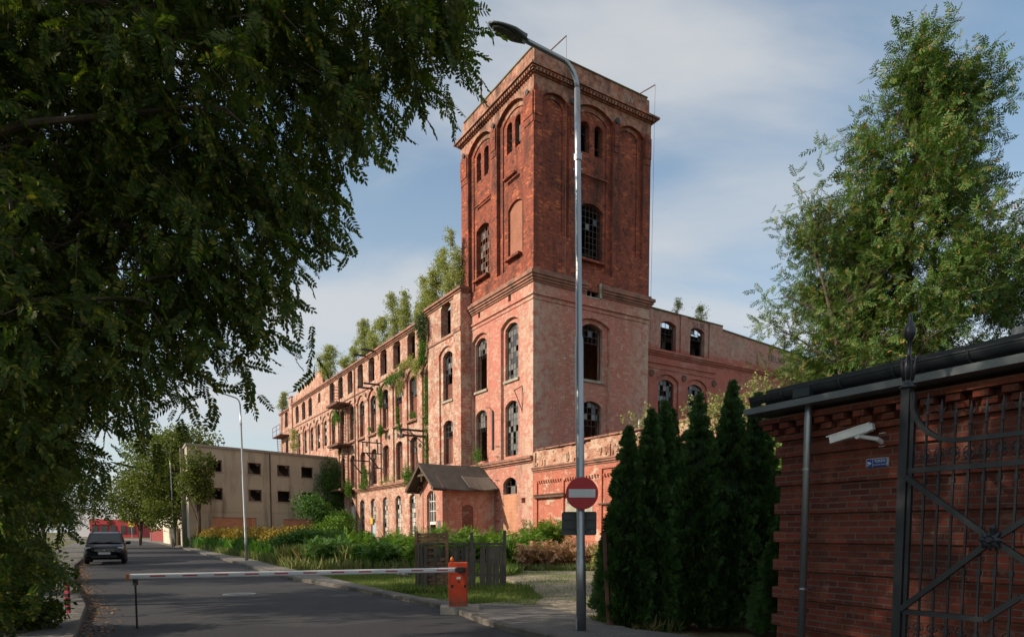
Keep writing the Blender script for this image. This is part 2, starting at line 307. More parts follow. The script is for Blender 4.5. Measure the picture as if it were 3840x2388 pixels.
class MB:
    def __init__(s): s.v = []; s.f = []; s.m = []; s.cur = 0; s.cuts = [(0, 0)]
    def cut(s):
        if len(s.v) > s.cuts[-1][0]: s.cuts.append((len(s.v), len(s.f)))
        return s
    def build_each(s, name, mats, parent=None, smooth=False):
        s.cut(); out = []          # one part per separate piece
        for (v0, f0), (v1, f1) in zip(s.cuts, s.cuts[1:]):
            q = MB(); q.v = s.v[v0:v1]; q.f = [tuple(i-v0 for i in f) for f in s.f[f0:f1]]; q.m = s.m[f0:f1]; out.append(q.build(name, mats, parent, smooth))
        return out
    def add(s, vs, fs):
        b = len(s.v); s.v += [tuple(v) for v in vs]
        for f in fs: s.f.append(tuple(b+i for i in f)); s.m.append(s.cur)
        return s
    def box(s, x0, x1, y0, y1, z0, z1):
        return s.add([(x0,y0,z0),(x1,y0,z0),(x1,y1,z0),(x0,y1,z0),(x0,y0,z1),(x1,y0,z1),(x1,y1,z1),(x0,y1,z1)],
                     [(0,3,2,1),(4,5,6,7),(0,1,5,4),(1,2,6,5),(2,3,7,6),(3,0,4,7)])
    def bar(s, a, b, w, h=None, up=(0, 0, 1)):
        a, b = Vector(a), Vector(b); d = (b-a).normalized(); u = Vector(up)
        if abs(d.dot(u)) > 0.98: u = Vector((1, 0, 0))
        x = d.cross(u).normalized()*(w/2); y = x.cross(d).normalized()*((h or w)/2)
        vs = [p+sx*x+sy*y for p in (a, b) for sx, sy in ((-1,-1),(1,-1),(1,1),(-1,1))]
        return s.add(vs, [(3,2,1,0),(4,5,6,7),(0,1,5,4),(1,2,6,5),(2,3,7,6),(3,0,4,7)])
    def tube(s, pts, rad, n=8, cap=True):
        pts = [Vector(p) for p in pts]; rad = rad if isinstance(rad, (list, tuple)) else [rad]*len(pts)
        b = len(s.v); ref = None
        for i, p in enumerate(pts):
            d = (pts[min(i+1, len(pts)-1)]-pts[max(i-1, 0)]).normalized()
            if ref is None: ref = Vector((1, 0, 0)) if abs(d.x) < 0.9 else Vector((0, 1, 0))
            x = (ref-d*ref.dot(d)).normalized(); y = d.cross(x); ref = x
            for k in range(n):
                a = 2*math.pi*k/n; s.v.append(tuple(p+rad[i]*(math.cos(a)*x+math.sin(a)*y)))
        for i in range(len(pts)-1):
            for k in range(n):
                s.f.append((b+i*n+k, b+i*n+(k+1)%n, b+(i+1)*n+(k+1)%n, b+(i+1)*n+k)); s.m.append(s.cur)
        if cap:
            s.f.append(tuple(b+k for k in range(n-1, -1, -1))); s.m.append(s.cur)
            s.f.append(tuple(b+(len(pts)-1)*n+k for k in range(n))); s.m.append(s.cur)
        return s
    def lathe(s, prof, c=(0, 0, 0), n=16, axis='z'):
        b = len(s.v); c = Vector(c)
        for r, h in prof:
            for k in range(n):
                a = 2*math.pi*k/n
                p = {'z': (r*math.cos(a), r*math.sin(a), h), 'y': (r*math.cos(a), h, r*math.sin(a)), 'x': (h, r*math.cos(a), r*math.sin(a))}[axis]
                s.v.append(tuple(c+Vector(p)))
        for i in range(len(prof)-1):
            for k in range(n): s.f.append((b+i*n+k, b+i*n+(k+1)%n, b+(i+1)*n+(k+1)%n, b+(i+1)*n+k)); s.m.append(s.cur)
        s.f.append(tuple(b+k for k in range(n-1, -1, -1))); s.m.append(s.cur)
        s.f.append(tuple(b+(len(prof)-1)*n+k for k in range(n))); s.m.append(s.cur)
        return s
    def prism(s, poly, fr, d0, d1):
        n = len(poly); vs = [fr(u, z, d0) for u, z in poly]+[fr(u, z, d1) for u, z in poly]
        tri = tessellate_polygon([[Vector((u, z, 0)) for u, z in poly]])
        return s.add(vs, [tuple(t) for t in tri]+[tuple(n+i for i in reversed(t)) for t in tri]+[(i, (i+1)%n, n+(i+1)%n, n+i) for i in range(n)])
    def build(s, name, mats, parent=None, smooth=False, uv=True):
        off = OFF.get(parent, Vector((0, 0, 0))) if parent is not None else Vector((0, 0, 0))
        me = bpy.data.meshes.new(name); me.from_pydata([(v[0]-off.x, v[1]-off.y, v[2]-off.z) for v in s.v], [], s.f)
        me.polygons.foreach_set('material_index', s.m)
        if uv:
            ul = me.uv_layers.new(name='UVMap'); buf = np.zeros((len(me.loops), 2), np.float32)
            V = s.v
            for p in me.polygons:
                nx, ny, nz = map(abs, p.normal)
                for li, vi in zip(p.loop_indices, p.vertices):
                    x, y, z = V[vi]
                    buf[li] = (x, y) if nz > 0.72 else ((y, z) if nx > ny else (x, z))
            ul.data.foreach_set('uv', buf.ravel())
        if smooth: me.polygons.foreach_set('use_smooth', [True]*len(me.polygons))
        return link_mesh(name, me, mats, parent)

# planes of a facade: d is depth into the wall
def plane_x(c): return lambda u, z, d: (c+d, u, z)
def plane_y(c): return lambda u, z, d: (u, c+d, z)
def rect(u0, u1, z0, z1): return [(u0, z0), (u1, z0), (u1, z1), (u0, z1)]
def arch(u0, u1, z0, zs, rise, n=9):
    w = (u1-u0)/2; r = (w*w+rise*rise)/(2*rise); c = (u0+u1)/2; zc = zs+rise-r; a = math.asin(min(1, w/r))
    return [(u0, z0), (u1, z0)]+[(c+r*math.sin(a-2*a*i/n), zc+r*math.cos(a-2*a*i/n)) for i in range(n+1)]
def arch_top(u0, u1, zs, rise, u):
    w = (u1-u0)/2; r = (w*w+rise*rise)/(2*rise); c = (u0+u1)/2
    return zs+rise-r+math.sqrt(max(0, r*r-(u-c)**2))
def wall(mb, fr, outline, depth, kids):
    """kids: (outline, extra depth, kids or None for a hole)"""
    loops = [outline]+[k[0] for k in kids]
    tri = tessellate_polygon([[Vector((u, z, 0)) for u, z in lp] for lp in loops])
    mb.add([fr(u, z, depth) for lp in loops for u, z in lp], [tuple(t) for t in tri])
    for o, dd, kk in kids:
        n = len(o)
        mb.add([fr(u, z, depth) for u, z in o]+[fr(u, z, depth+dd) for u, z in o], [(i, (i+1)%n, n+(i+1)%n, n+i) for i in range(n)])
        if kk is not None: wall(mb, fr, o, depth+dd, kk)

def window(fr, parent, u0, u1, z0, zs, rise, depth, cols=4, rows=8, panes=0.6, style='dirty', bar='window_bar', t=0.035, sill=None, sill_mat='stone',
           skip=0.0, infill=None, infill_from=0.0, lower_empty=0.0, sproj=0.12):
    """one steel window: a grid of bars, surviving panes and a sill"""
    mb = MB(); g = MB(); top = zs+rise
    us = [u0+(u1-u0)*i/cols for i in range(cols+1)]; rh = (top-z0)/rows
    zc = lambda u: arch_top(u0, u1, zs, rise, u) if rise > 0 else zs
    zlow = z0+lower_empty*(top-z0)
    def bx(a, b, c, e, th=0.045, dd=0.0):
        P = [fr(a, c, depth+dd), fr(b, c, depth+dd), fr(b, e, depth+dd), fr(a, e, depth+dd), fr(a, c, depth+dd+th), fr(b, c, depth+dd+th), fr(b, e, depth+dd+th), fr(a, e, depth+dd+th)]
        mb.add(P, [(0,3,2,1),(4,5,6,7),(0,1,5,4),(1,2,6,5),(2,3,7,6),(3,0,4,7)])
    bx(u0, u0+t*1.6, z0, zc(u0+.01)); bx(u1-t*1.6, u1, z0, zc(u1-.01))
    for i in range(1, cols):
        zz = zlow if random.random() < 0.8 else z0
        bx(us[i]-t/2, us[i]+t/2, zz, zc(us[i]), 0.03, 0.006)
    bx(u0, u1, z0, z0+t*1.4, 0.04, 0.003)
    n = 8; ar = [(u0+(u1-u0)*i/n) for i in range(n+1)]
    for i in range(n):
        a, b = ar[i], ar[i+1]; za, zb = zc(a), zc(b)
        P = [fr(a, za-t*1.4, depth), fr(b, zb-t*1.4, depth), fr(b, zb+.004, depth), fr(a, za+.004, depth)]+[fr(a, za-t*1.4, depth+.04), fr(b, zb-t*1.4, depth+.04), fr(b, zb+.004, depth+.04), fr(a, za+.004, depth+.04)]
        mb.add(P, [(0,3,2,1),(4,5,6,7),(0,1,5,4),(2,3,7,6)])
    for j in range(1, rows):
        z = z0+rh*j
        if z < zlow: continue
        for i in range(cols):
            if skip and random.random() < skip: continue
            if z < min(zc(us[i]), zc(us[i+1])): bx(us[i], us[i+1], z-t/2, z+t/2, 0.026, 0.009)
    w = mb.build('window', bar, parent)
    for i in range(cols):
        for j in range(rows):
            a, b, c, e = us[i], us[i+1], z0+rh*j, z0+rh*(j+1)
            if c < zlow-1e-3 or random.random() > panes: continue
            ea, eb = min(e, zc(a)-.01), min(e, zc(b)-.01)
            if min(ea, eb) <= c+0.02: continue
            g.cur = {'dirty': random.choice((0, 0, 1)), 'dark': random.choice((1, 1, 1, 0)), 'bright': random.choice((2, 2, 2, 0)), 'mid': random.choice((0, 1, 1))}[style]
            dj = depth+0.02
            g.add([fr(a, c, dj), fr(b, c, dj), fr(b, eb, dj), fr(a, ea, dj)], [(0, 1, 2, 3)])
    if g.v: g.build('pane', ['dirty_pane', 'dark_pane', 'bright_pane'], w)
    if infill:
        q = MB(); zi = z0+(top-z0)*infill_from
        q.prism(arch(u0-.02, u1+.02, z0, zs, rise) if infill_from == 0 else rect(u0-.02, u1+.02, z0, min(zi, zs)), fr, depth+.14, depth+.24)
        q.build('infill', infill, w)
    if sill is not None:
        q = MB(); P = rect(u0-sill, u1+sill, z0-.16, z0+.004); q.prism(P, fr, -sproj+depth-.22, depth+.05); q.build('sill', sill_mat, w)
    return w

def band(mb, x0, x1, y0, y1, levels):
    """moulding courses round a rectangular block: (projection, z0, z1)"""
    for p, a, b in levels: mb.box(x0-p, x1+p, y0-p, y1+p, a, b)

# ------------------------------------------------------------------ foliage helpers
def scatter(name, templates, pos, Y, U, scale, mats, parent=None, mat_idx=None):
    """one mesh made of many small leaves; Y = leaf axis, U = rough normal"""
    pos = np.asarray(pos, float); Y = np.asarray(Y, float); U = np.asarray(U, float); n = len(pos)
    scale = np.broadcast_to(np.asarray(scale, float), (n,))
    Y = Y/np.linalg.norm(Y, axis=1, keepdims=True).clip(1e-6)
    X = np.cross(Y, U); X /= np.linalg.norm(X, axis=1, keepdims=True).clip(1e-6); Z = np.cross(X, Y)
    M = np.stack([X, Y, Z], 2)*scale[:, None, None]
    pick = rng.integers(0, len(templates), n); V = []; LI = []; LS = []; vb = 0; lb = 0; MI = []
    for k, (tv, tf) in enumerate(templates):
        idx = np.nonzero(pick == k)[0]
        if not len(idx): continue
        tv = np.asarray(tv, float); nv = len(tv)
        W = np.einsum('nij,vj->nvi', M[idx], tv)+pos[idx][:, None, :]
        V.append(W.reshape(-1, 3))
        fl = np.concatenate([np.asarray(f) for f in tf]); ln = np.array([len(f) for f in tf])
        LI.append((fl[None, :]+vb+nv*np.arange(len(idx))[:, None]).ravel())
        st = np.concatenate([[0], np.cumsum(ln)[:-1]])
        LS.append((st[None, :]+lb+len(fl)*np.arange(len(idx))[:, None]).ravel())
        vb += nv*len(idx); lb += len(fl)*len(idx)
        if mat_idx is not None: MI.append(np.repeat(np.asarray(mat_idx)[idx], len(tf)))
    V = np.concatenate(V); LI = np.concatenate(LI); LS = np.concatenate(LS)
    if parent is not None: V = V-np.array(OFF.get(parent, Vector((0, 0, 0))))
    me = bpy.data.meshes.new(name)
    me.vertices.add(len(V)); me.vertices.foreach_set('co', V.astype(np.float32).ravel())
    me.loops.add(len(LI)); me.loops.foreach_set('vertex_index', LI.astype(np.int32))
    me.polygons.add(len(LS)); me.polygons.foreach_set('loop_start', LS.astype(np.int32))
    if mat_idx is not None: me.polygons.foreach_set('material_index', np.concatenate(MI).astype(np.int32))
    me.update(calc_edges=True)
    return link_mesh(name, me, mats, parent)
def oval(cx, cy, ax, ay, L, W, z=0.0, sag=0.0):
    """six-sided leaflet starting at (cx,cy) along (ax,ay)"""
    px, py = -ay, ax
    pr = [(0, 0), (.28, .46), (.68, .44), (1, 0), (.68, -.44), (.28, -.46)]
    return [(cx+ax*L*a+px*W*b, cy+ay*L*a+py*W*b, z-sag*a*L) for a, b in pr]
def compound(pairs, hexa=True, seed=0):
    r = random.Random(seed); vs = []; fs = []
    for i in range(pairs*2+1):
        t = 1.0 if i == pairs*2 else 0.16+0.80*(i//2)/(pairs-1)
        sgn = 1 if i % 2 else -1; an = R(90 if i == pairs*2 else 0)
        ang = R(90) if i == pairs*2 else R(90)-sgn*R(r.uniform(55, 72))
        L = r.uniform(.21, .27)*(1-.25*abs(t-.5))*(1 if hexa else 1.25); Wd = L*.5; zz = (-0.30 if hexa else -.12)*t*t+r.uniform(-.02, .02)
        o = oval(0, t, math.cos(ang), math.sin(ang), L, Wd, zz, r.uniform(0.1, .55))
        if not hexa: o = [o[0], o[1], o[3], o[4]]
        b = len(vs); vs += o; fs.append(tuple(range(b, b+len(o))))
    b = len(vs); vs += [(-.006, 0, 0), (.006, 0, 0), (.006, .55, -.09), (.004, 1, -.30 if hexa else -.12), (-.004, 1, -.30 if hexa else -.12), (-.006, .55, -.09)]; fs += [(b, b+1, b+2, b+5), (b+5, b+2, b+3, b+4)]
    return vs, fs
COMP_NEAR = [compound(8, True, s) for s in range(4)]
COMP_FAR = [compound(6, False, s+9) for s in range(4)]
LEAF = [([(0, 0, 0), (.34, .45, .06), (0, 1, -.05), (-.34, .45, .06)], [(0, 1, 2, 3)])]
def clump(k, seed, L=.42, spread=.5):
    r = random.Random(seed); vs = []; fs = []
    for i in range(k):
        c = Vector((r.uniform(-1, 1), r.uniform(-1, 1), r.uniform(-1, 1)))*spread
        d = Vector((r.gauss(0, 1), r.gauss(0, 1)+.4, r.gauss(0, 1))).normalized(); u = Vector((r.gauss(0, 1), r.gauss(0, 1), r.gauss(0, 1)))
        x = d.cross(u).normalized()*L*.36; b = len(vs)
        vs += [tuple(c), tuple(c+d*L*.5+x), tuple(c+d*L), tuple(c+d*L*.5-x)]; fs.append((b, b+1, b+2, b+3))
    return vs, fs
CLUMPS = [clump(7, s) for s in range(5)]
BLADE = [([(-.03, 0, 0), (.03, 0, 0), (.018+b, .6, .05), (b*2, 1, .22)], [(0, 1, 2, 3)]) for b in (-.02, 0, .03)]
def fan(seed):
    r = random.Random(seed); vs = []; fs = []
    for a in (-52, -30, -10, 10, 32, 55):
        a = R(a+r.uniform(-7, 7)); L = r.uniform(.75, 1.0)*(1-abs(a)*.35); b = len(vs); dx, dy = math.sin(a), math.cos(a); px, py = dy, -dx; w = .085
        z1, z2 = r.uniform(-.06, .06), r.uniform(-.12, .05)
        vs += [(0, 0, 0), (dx*L*.55+px*w, dy*L*.55+py*w, z1), (dx*L, dy*L, z2), (dx*L*.55-px*w, dy*L*.55-py*w, z1)]; fs.append((b, b+1, b+2, b+3))
    return vs, fs
FANS = [fan(s) for s in range(5)]
def unit(n):
    v = rng.normal(size=(n, 3)); return v/np.linalg.norm(v, axis=1, keepdims=True)
def limb(p, d, L, r0, r1, n=7, up=0.05, wob=0.12):
    p = Vector(p); d = Vector(d).normalized(); pts = [p.copy()]; rs = [r0]
    for i in range(n):
        d = (d+Vector((random.gauss(0, wob), random.gauss(0, wob), random.gauss(0, wob)+up))).normalized()
        p = p+d*(L/n); pts.append(p.copy()); rs.append(r0+(r1-r0)*(i+1)/n)
    return pts, rs

# ================================================================== GROUND
def flat(name, pts, z, mat, kind='structure', thick=0.0):
    mb = MB(); tri = tessellate_polygon([[Vector((x, y, 0)) for x, y in pts]])
    mb.add([(x, y, z) for x, y in pts], [tuple(t) if True else t for t in tri])
    if thick:
        n = len(pts); mb.add([(x, y, z) for x, y in pts]+[(x, y, z-thick) for x, y in pts], [(i, n+i, n+(i+1)%n, (i+1)%n) for i in range(n)])
    o = mb.build(name, mat); o['kind'] = kind; return o
def ground_mats():
    t = NT('soil', 0.97, 0.1)
    c = t.mix(t.ramp(t.noise(0.5, 6), 0.35, 0.65), (0.10, 0.095, 0.045), (0.19, 0.155, 0.10))
    c = t.mix(t.ramp(t.noise(3.0, 5), 0.45, 0.7, 0, .6), c, (0.06, 0.075, 0.025)); t.color(c); t.bump(t.noise(6, 6), 0.6, 0.05); MATS['soil'] = t.m
    t = NT('asphalt', 0.88, 0.25)
    c = t.mix(t.ramp(t.noise(0.35, 5), 0.3, 0.7), (0.046, 0.046, 0.050), (0.032, 0.032, 0.036))
    c = t.mix(t.ramp(t.noise(70, 2), 0.52, 0.72, 0, .55), c, (0.12, 0.118, 0.115)); c = t.mix(t.ramp(t.noise(1.4, 6, .65, stretch=(1, .35, 1)), 0.58, 0.7, 0, .5), c, (0.085, 0.075, 0.065))
    v = t.n('ShaderNodeTexVoronoi'); v.feature = 'DISTANCE_TO_EDGE'; v.inputs['Scale'].default_value = 0.33; wv = t.n('ShaderNodeVectorMath'); wv.operation = 'ADD'; nz = t.n('ShaderNodeTexNoise'); nz.inputs['Scale'].default_value = 1.2; nz.inputs['Detail'].default_value = 5; t.l(t.tc.outputs['Object'], nz.inputs['Vector']); t.l(t.tc.outputs['Object'], wv.inputs[0]); t.l(nz.outputs['Color'], wv.inputs[1]); t.l(wv.outputs[0], v.inputs['Vector'])
    c = t.mix(t.mul(t.ramp(v.outputs[0], 0.0, 0.006, 0.75, 0.0), t.ramp(t.noise(0.25, 3), 0.45, 0.6)), c, (0.014, 0.014, 0.015))
    vp = t.n('ShaderNodeTexVoronoi'); vp.inputs['Scale'].default_value = 0.22; t.l(t.tc.outputs['Object'], vp.inputs['Vector']); sp = t.n('ShaderNodeSeparateColor'); t.l(vp.outputs['Color'], sp.inputs[0])
    c = t.mix(t.ramp(sp.outputs[0], 0.80, 0.82, 0.0, 0.45), c, (0.026, 0.026, 0.029))
    t.color(c); t.bump(t.noise(90, 3), 0.35, 0.01); MATS['asphalt'] = t.m
    t = NT('paving', 0.9, 0.2)
    mp = t.n('ShaderNodeMapping'); mp.inputs['Rotation'].default_value = (0, 0, R(-28)); t.l(t.tc.outputs['Object'], mp.inputs[0])
    b = t.n('ShaderNodeTexBrick'); t.l(mp.outputs[0], b.inputs['Vector']); b.offset = 0.5
    b.inputs['Color1'].default_value = (0.25, 0.225, 0.20, 1); b.inputs['Color2'].default_value = (0.20, 0.185, 0.165, 1); b.inputs['Mortar'].default_value = (0.075, 0.07, 0.05, 1)
    b.inputs['Scale'].default_value = 1.0; b.inputs['Brick Width'].default_value = 0.5; b.inputs['Row Height'].default_value = 0.5; b.inputs['Mortar Size'].default_value = 0.014
    c = t.mix(t.ramp(t.noise(0.9, 6), 0.4, 0.7, 0, .6), b.outputs[0], (0.13, 0.115, 0.09)); t.color(c)
    t.bump(b.outputs[1], -0.4, 0.01); MATS['paving'] = t.m
    t = NT('block_paving', 0.9, 0.2)
    mp = t.n('ShaderNodeMapping'); mp.inputs['Rotation'].default_value = (0, 0, R(20)); t.l(t.tc.outputs['Object'], mp.inputs[0])
    b = t.n('ShaderNodeTexBrick'); t.l(mp.outputs[0], b.inputs['Vector'])
    b.inputs['Color1'].default_value = (0.15, 0.145, 0.14, 1); b.inputs['Color2'].default_value = (0.115, 0.11, 0.108, 1); b.inputs['Mortar'].default_value = (0.05, 0.048, 0.04, 1)
    b.inputs['Scale'].default_value = 1.0; b.inputs['Brick Width'].default_value = 0.2; b.inputs['Row Height'].default_value = 0.1; b.inputs['Mortar Size'].default_value = 0.006
    c = t.mix(t.ramp(t.noise(1.2, 5), 0.42, 0.7, 0, .5), b.outputs[0], (0.19, 0.17, 0.14)); t.color(c); t.bump(b.outputs[1], -0.4, 0.008); MATS['block_paving'] = t.m
    t = NT('yard_setts', 0.95, 0.15)
    v = t.n('ShaderNodeTexVoronoi'); v.inputs['Scale'].default_value = 4.2; v.feature = 'DISTANCE_TO_EDGE'; t.l(t.tc.outputs['Object'], v.inputs['Vector'])
    c = t.mix(t.ramp(t.noise(1.0, 6), 0.35, 0.7), (0.30, 0.255, 0.195), (0.20, 0.17, 0.13))
    c = t.mix(t.ramp(v.outputs[0], 0.0, 0.09, .75, 0), c, (0.085, 0.08, 0.045)); c = t.mix(t.ramp(t.noise(.6, 5), 0.56, 0.66, 0, .7), c, (0.34, 0.29, 0.22)); t.color(c)
    t.bump(v.outputs[0], 0.8, 0.05); MATS['yard_setts'] = t.m
ground_mats()
S_ = 700
flat('ground', [(-S_, -S_), (S_, -S_), (S_, S_), (-S_, S_)], -0.085, 'soil')
KR = [(9.0, -8.0), (6.0, 1.0), (4.0, 5.2), (2.2, 8.0), (0.54, 9.85), (-0.05, 10.75), (-0.55, 11.7), (-1.38, 13.83), (-4.3, 18.1), (-7.51, 22.28), (-13.98, 33.3), (-34.3, 67.4), (-48, 89), (-60, 107), (-78, 128), (-110, 150)]
KL = [(-0.2, -8.0), (-2.6, 0.5), (-4.6, 5.0), (-6.5, 9.7), (-8.99, 13.83), (-13.3, 19.95), (-19.9, 29.9), (-40.3, 64.0), (-54, 86), (-66, 104), (-84, 124), (-114, 145)]
flat('road', KR+KL[::-1], -0.06, 'asphalt')
def kerb(name, line, side):
    mb = MB(); P = [Vector((x, y, 0)) for x, y in line]; offs = []
    for i, p in enumerate(P):
        d = (P[min(i+1, len(P)-1)]-P[max(i-1, 0)]).normalized(); offs.append(Vector((d.y, -d.x, 0))*side)
    for i in range(len(P)-1):          # kerb stones about a metre long with open joints
        a, b = P[i], P[i+1]; L = (b-a).length; n = max(1, min(40, int(L/1.0)))
        for k in range(n):
            t0, t1 = k/n, (k+1)/n-0.012/max(L/n, .1)/n*1.0
            q0, q1 = a.lerp(b, t0), a.lerp(b, t1); o0, o1 = offs[i].lerp(offs[i+1], t0)*.15, offs[i].lerp(offs[i+1], t1)*.15
            z = 0.05+random.uniform(-.006, .006); c = 0.02
            vs = [q0+Vector((0,0,-.1)), q1+Vector((0,0,-.1)), q1+Vector((0,0,z-c)), q0+Vector((0,0,z-c)), q0+o0*.15+Vector((0,0,z)), q1+o1*.15+Vector((0,0,z)), q1+o1+Vector((0,0,z)), q0+o0+Vector((0,0,z)), q0+o0+Vector((0,0,-.1)), q1+o1+Vector((0,0,-.1))]
            mb.add(vs, [(0,1,2,3),(3,2,5,4),(4,5,6,7),(7,6,9,8),(0,3,4,7,8),(1,9,6,5,2)])
    o = mb.build(name, 'kerbstone'); o['kind'] = 'structure'
kerb('kerb', KR[2:], 1); kerb('kerb', KL[1:], -1)
def offset(line, d):
    P = [Vector((x, y)) for x, y in line]; out = []
    for i, p in enumerate(P):
        t = (P[min(i+1, len(P)-1)]-P[max(i-1, 0)]).normalized(); out.append((p.x+t.y*d, p.y-t.x*d))
    return out
k2 = offset(KR, .152)
flat('pavement', k2[9:]+[(-104, 154), (-74, 131), (-57, 108.5), (-46, 91), (-33.0, 67.4), (-13.6, 35.2), (-8.6, 26.3), (-4.9, 20.0)][0:], 0.040, 'paving', thick=.12)
flat('pavement', k2[2:10]+[(-4.9, 20.0), (-2.16, 15.6), (-0.85, 14.1), (0.55, 13.5), (1.5, 12.0), (1.9, 10.55), (2.6, 9.9), (3.3, 9.0), (7.0, 2.5)], 0.036, 'block_paving', thick=.12)
l2 = offset(KL, -.152)
flat('pavement', l2[1:9]+[(-57, 85.5), (-43, 63), (-22.2, 29.4), (-15.4, 19.4), (-11.0, 13.0), (-8.4, 9.0), (-6.5, 4.6), (-4.6, 0)], 0.038, 'block_paving', thick=.12)
flat('yard', [(-.85, 14.15), (0.55, 13.55), (1.5, 12.05), (2.6, 14), (3.6, 18), (4.6, 25.6), (3.0, 26.3), (0.9, 26.0), (-1.2, 26.8), (-0.4, 23), (0.45, 18.8), (0.75, 15.4)], 0.028, 'yard_setts', thick=.12)
# ================================================================== FACTORY (frame at the tower's street corner)
AZ = R(32.05); C0 = Vector((1.3218, 42.0, 0)); cA, sA = math.cos(AZ), math.sin(AZ)
def W_(x, y, z=0.0): return Vector((C0.x+x*cA-y*sA, C0.y+x*sA+y*cA, z))
def fthing(name, label, cat, x, y, group=None, z=0): return thing(name, label, cat, W_(x, y, z), AZ, group, off=(x, y, z))

def build_tower():
    T = fthing('brick_tower', 'tall square red brick mill tower with sooty upper half and paired windows', 'tower', 0, 0)
    X1, Y1 = 9.7, 9.5
    L = plane_x(0.0); F = plane_y(0.0)
    up = MB(); lo = MB()
    # ---- left (sunlit) upper face
    kidsL = []
    for a, b, ia, ib, w in ((1.12, 4.43, 1.36, 4.05, ((2.0, 2.66), (3.02, 3.68))), (5.22, 8.45, 5.46, 8.10, ((6.06, 6.70), (7.12, 7.78)))):
        near = a < 3
        inner = [(arch(u0, u1, 26.3, 28.02, .2, 5), .5, None) for u0, u1 in w]
        if near: inner.append((arch(1.80, 3.52, 19.55, 22.72, .33), .16, []))
        else: inner.append((arch(6.06, 7.86, 19.5, 22.90, .30), .55, None))
        kidsL.append((arch(a, b, 28.0-.001, 28.45, .62), .14, None))
        kidsL[-1] = (arch(a, b, 18.66, 28.42, .62), .26, [(arch(ia, ib, 18.70, 28.18, .50), .08, inner)])
    wall(up, L, rect(0, Y1, 17.3, 29.5), 0, kidsL)
    # ---- street (shaded) upper face
    cen = [(arch(3.90, 4.60, 26.1, 27.86, .2, 5), .5, None), (arch(5.02, 5.70, 26.1, 27.86, .2, 5), .5, None), (arch(3.86, 5.78, 19.4, 22.66, .36), .55, None)]
    kidsF = [(arch(.68, 2.72, 20.28, 28.25, .45), .24, [(arch(.86, 2.36, 20.34, 28.10, .36), .08, [])]),
             (arch(3.14, 6.35, 18.56, 28.34, .62), .26, [(arch(3.52, 5.98, 18.62, 28.16, .50), .08, cen)]),
             (arch(6.90, 9.05, 20.28, 28.25, .45), .24, [(arch(7.08, 8.66, 20.34, 28.10, .36), .08, [])])]
    wall(up, F, rect(0, X1, 17.3, 29.5), 0, kidsF)
    up.add([(X1, 0, 17.3), (X1, Y1, 17.3), (X1, Y1, 29.5), (X1, 0, 29.5)], [(0, 1, 2, 3)]); up.add([(0, Y1, 17.3), (X1, Y1, 17.3), (X1, Y1, 29.5), (0, Y1, 29.5)], [(0, 3, 2, 1)])
    # corner piers flare a little below the cornice; imposts between the arches
    for (yy0, yy1) in ((0.02, 1.02), (4.5, 5.12), (8.55, 9.48)):
        up.box(-.09, .004, yy0, yy1, 27.0, 28.35); up.prism([(yy0, 26.6), (yy1, 26.6), (yy1, 27.0), (yy0, 27.0)], plane_x(0), -.045, .004)
    for (xx0, xx1) in ((0.02, .58), (2.8, 3.06), (6.42, 6.82), (9.12, 9.68)):
        up.box(xx0, xx1, -.09, .004, 27.0, 28.35); up.box(xx0, xx1, -.045, .003, 26.6, 27.0)
    # cornice, parapet
    band(up, 0, X1, 0, Y1, [(.10, 29.36, 29.46), (.20, 29.45, 29.55), (.30, 29.54, 29.62), (.42, 29.62, 29.74), (.22, 29.73, 29.85)])
    up.box(.10, X1-.10, .10, Y1-.10, 29.84, 30.95); up.box(.10, X1-.32, .10, Y1-.10, 30.94, 31.02)
    y = 0.0                                             # dentil course under the cornice
    while y < Y1: up.box(-.30, -.09, y, y+.13, 29.40, 29.545); y += .26
    x = 0.0
    while x < X1: up.box(x, x+.13, -.30, -.09, 29.40, 29.545); x += .26
    for z in (24.5,): up.box(-.06, .2, 2.16, 3.60, z, z+.12); up.box(.1, .2, 5.5, 7.7, z, z+.12); up.box(3.5, 6.0, .06, .2, 24.55, 24.67)
    for q in ((1.85, 3.5), (6.0, 7.9)): up.box(.02, .3, q[0]-.05, q[1]+.05, 19.36, 19.52)
    up.box(3.8, 5.85, .04, .3, 19.22, 19.38)
    up.build('upper_wall', 'tower_brick', T)
    b = MB(); b.prism(arch(1.80, 3.52, 19.55, 22.72, .33), L, .494, .52); b.build('blind_arch', 'blind_brick', T)
    cp = MB(); cp.box(.04, X1-.3, .04, Y1-.3, 31.02, 31.09); cp.build('coping', 'moss_coping', T)
    # ---- lower, painted half
    def lowbay(a, b, wa, wb, base): return (arch(a, b, base, 15.12, .45), .20, [(arch(wa, wb, 11.62, 14.96, .34), .5, None), (arch(wa, wb, 6.62, 9.92, .34), .5, None)])
    kL = [lowbay(1.54, 3.92, 2.02, 3.66, 6.42), lowbay(5.60, 7.96, 6.14, 7.78, 6.42), (rect(2.62, 2.96, 16.62, 17.04), .5, None), (rect(6.72, 7.02, 16.66, 17.08), .5, None)]
    wall(lo, L, rect(0, Y1, 6.2, 17.4), 0, kL)
    wall(lo, L, rect(0, Y1, -.1, 6.2), 0, [(arch(1.88, 3.62, .5, 4.78, .40), .42, None), (rect(.87, 1.32, 3.42, 3.75), .4, [])])
    wall(lo, F, rect(0, X1, -.1, 17.4), 0, [lowbay(3.30, 6.20, 3.98, 5.72, 6.42), (rect(4.22, 5.24, 16.95, 17.36), .45, None)])
    lo.add([(X1, 0, -.1), (X1, Y1, -.1), (X1, Y1, 17.4), (X1, 0, 17.4)], [(0, 1, 2, 3)]); lo.add([(0, Y1, -.1), (X1, Y1, -.1), (X1, Y1, 17.4), (0, Y1, 17.4)], [(0, 3, 2, 1)])
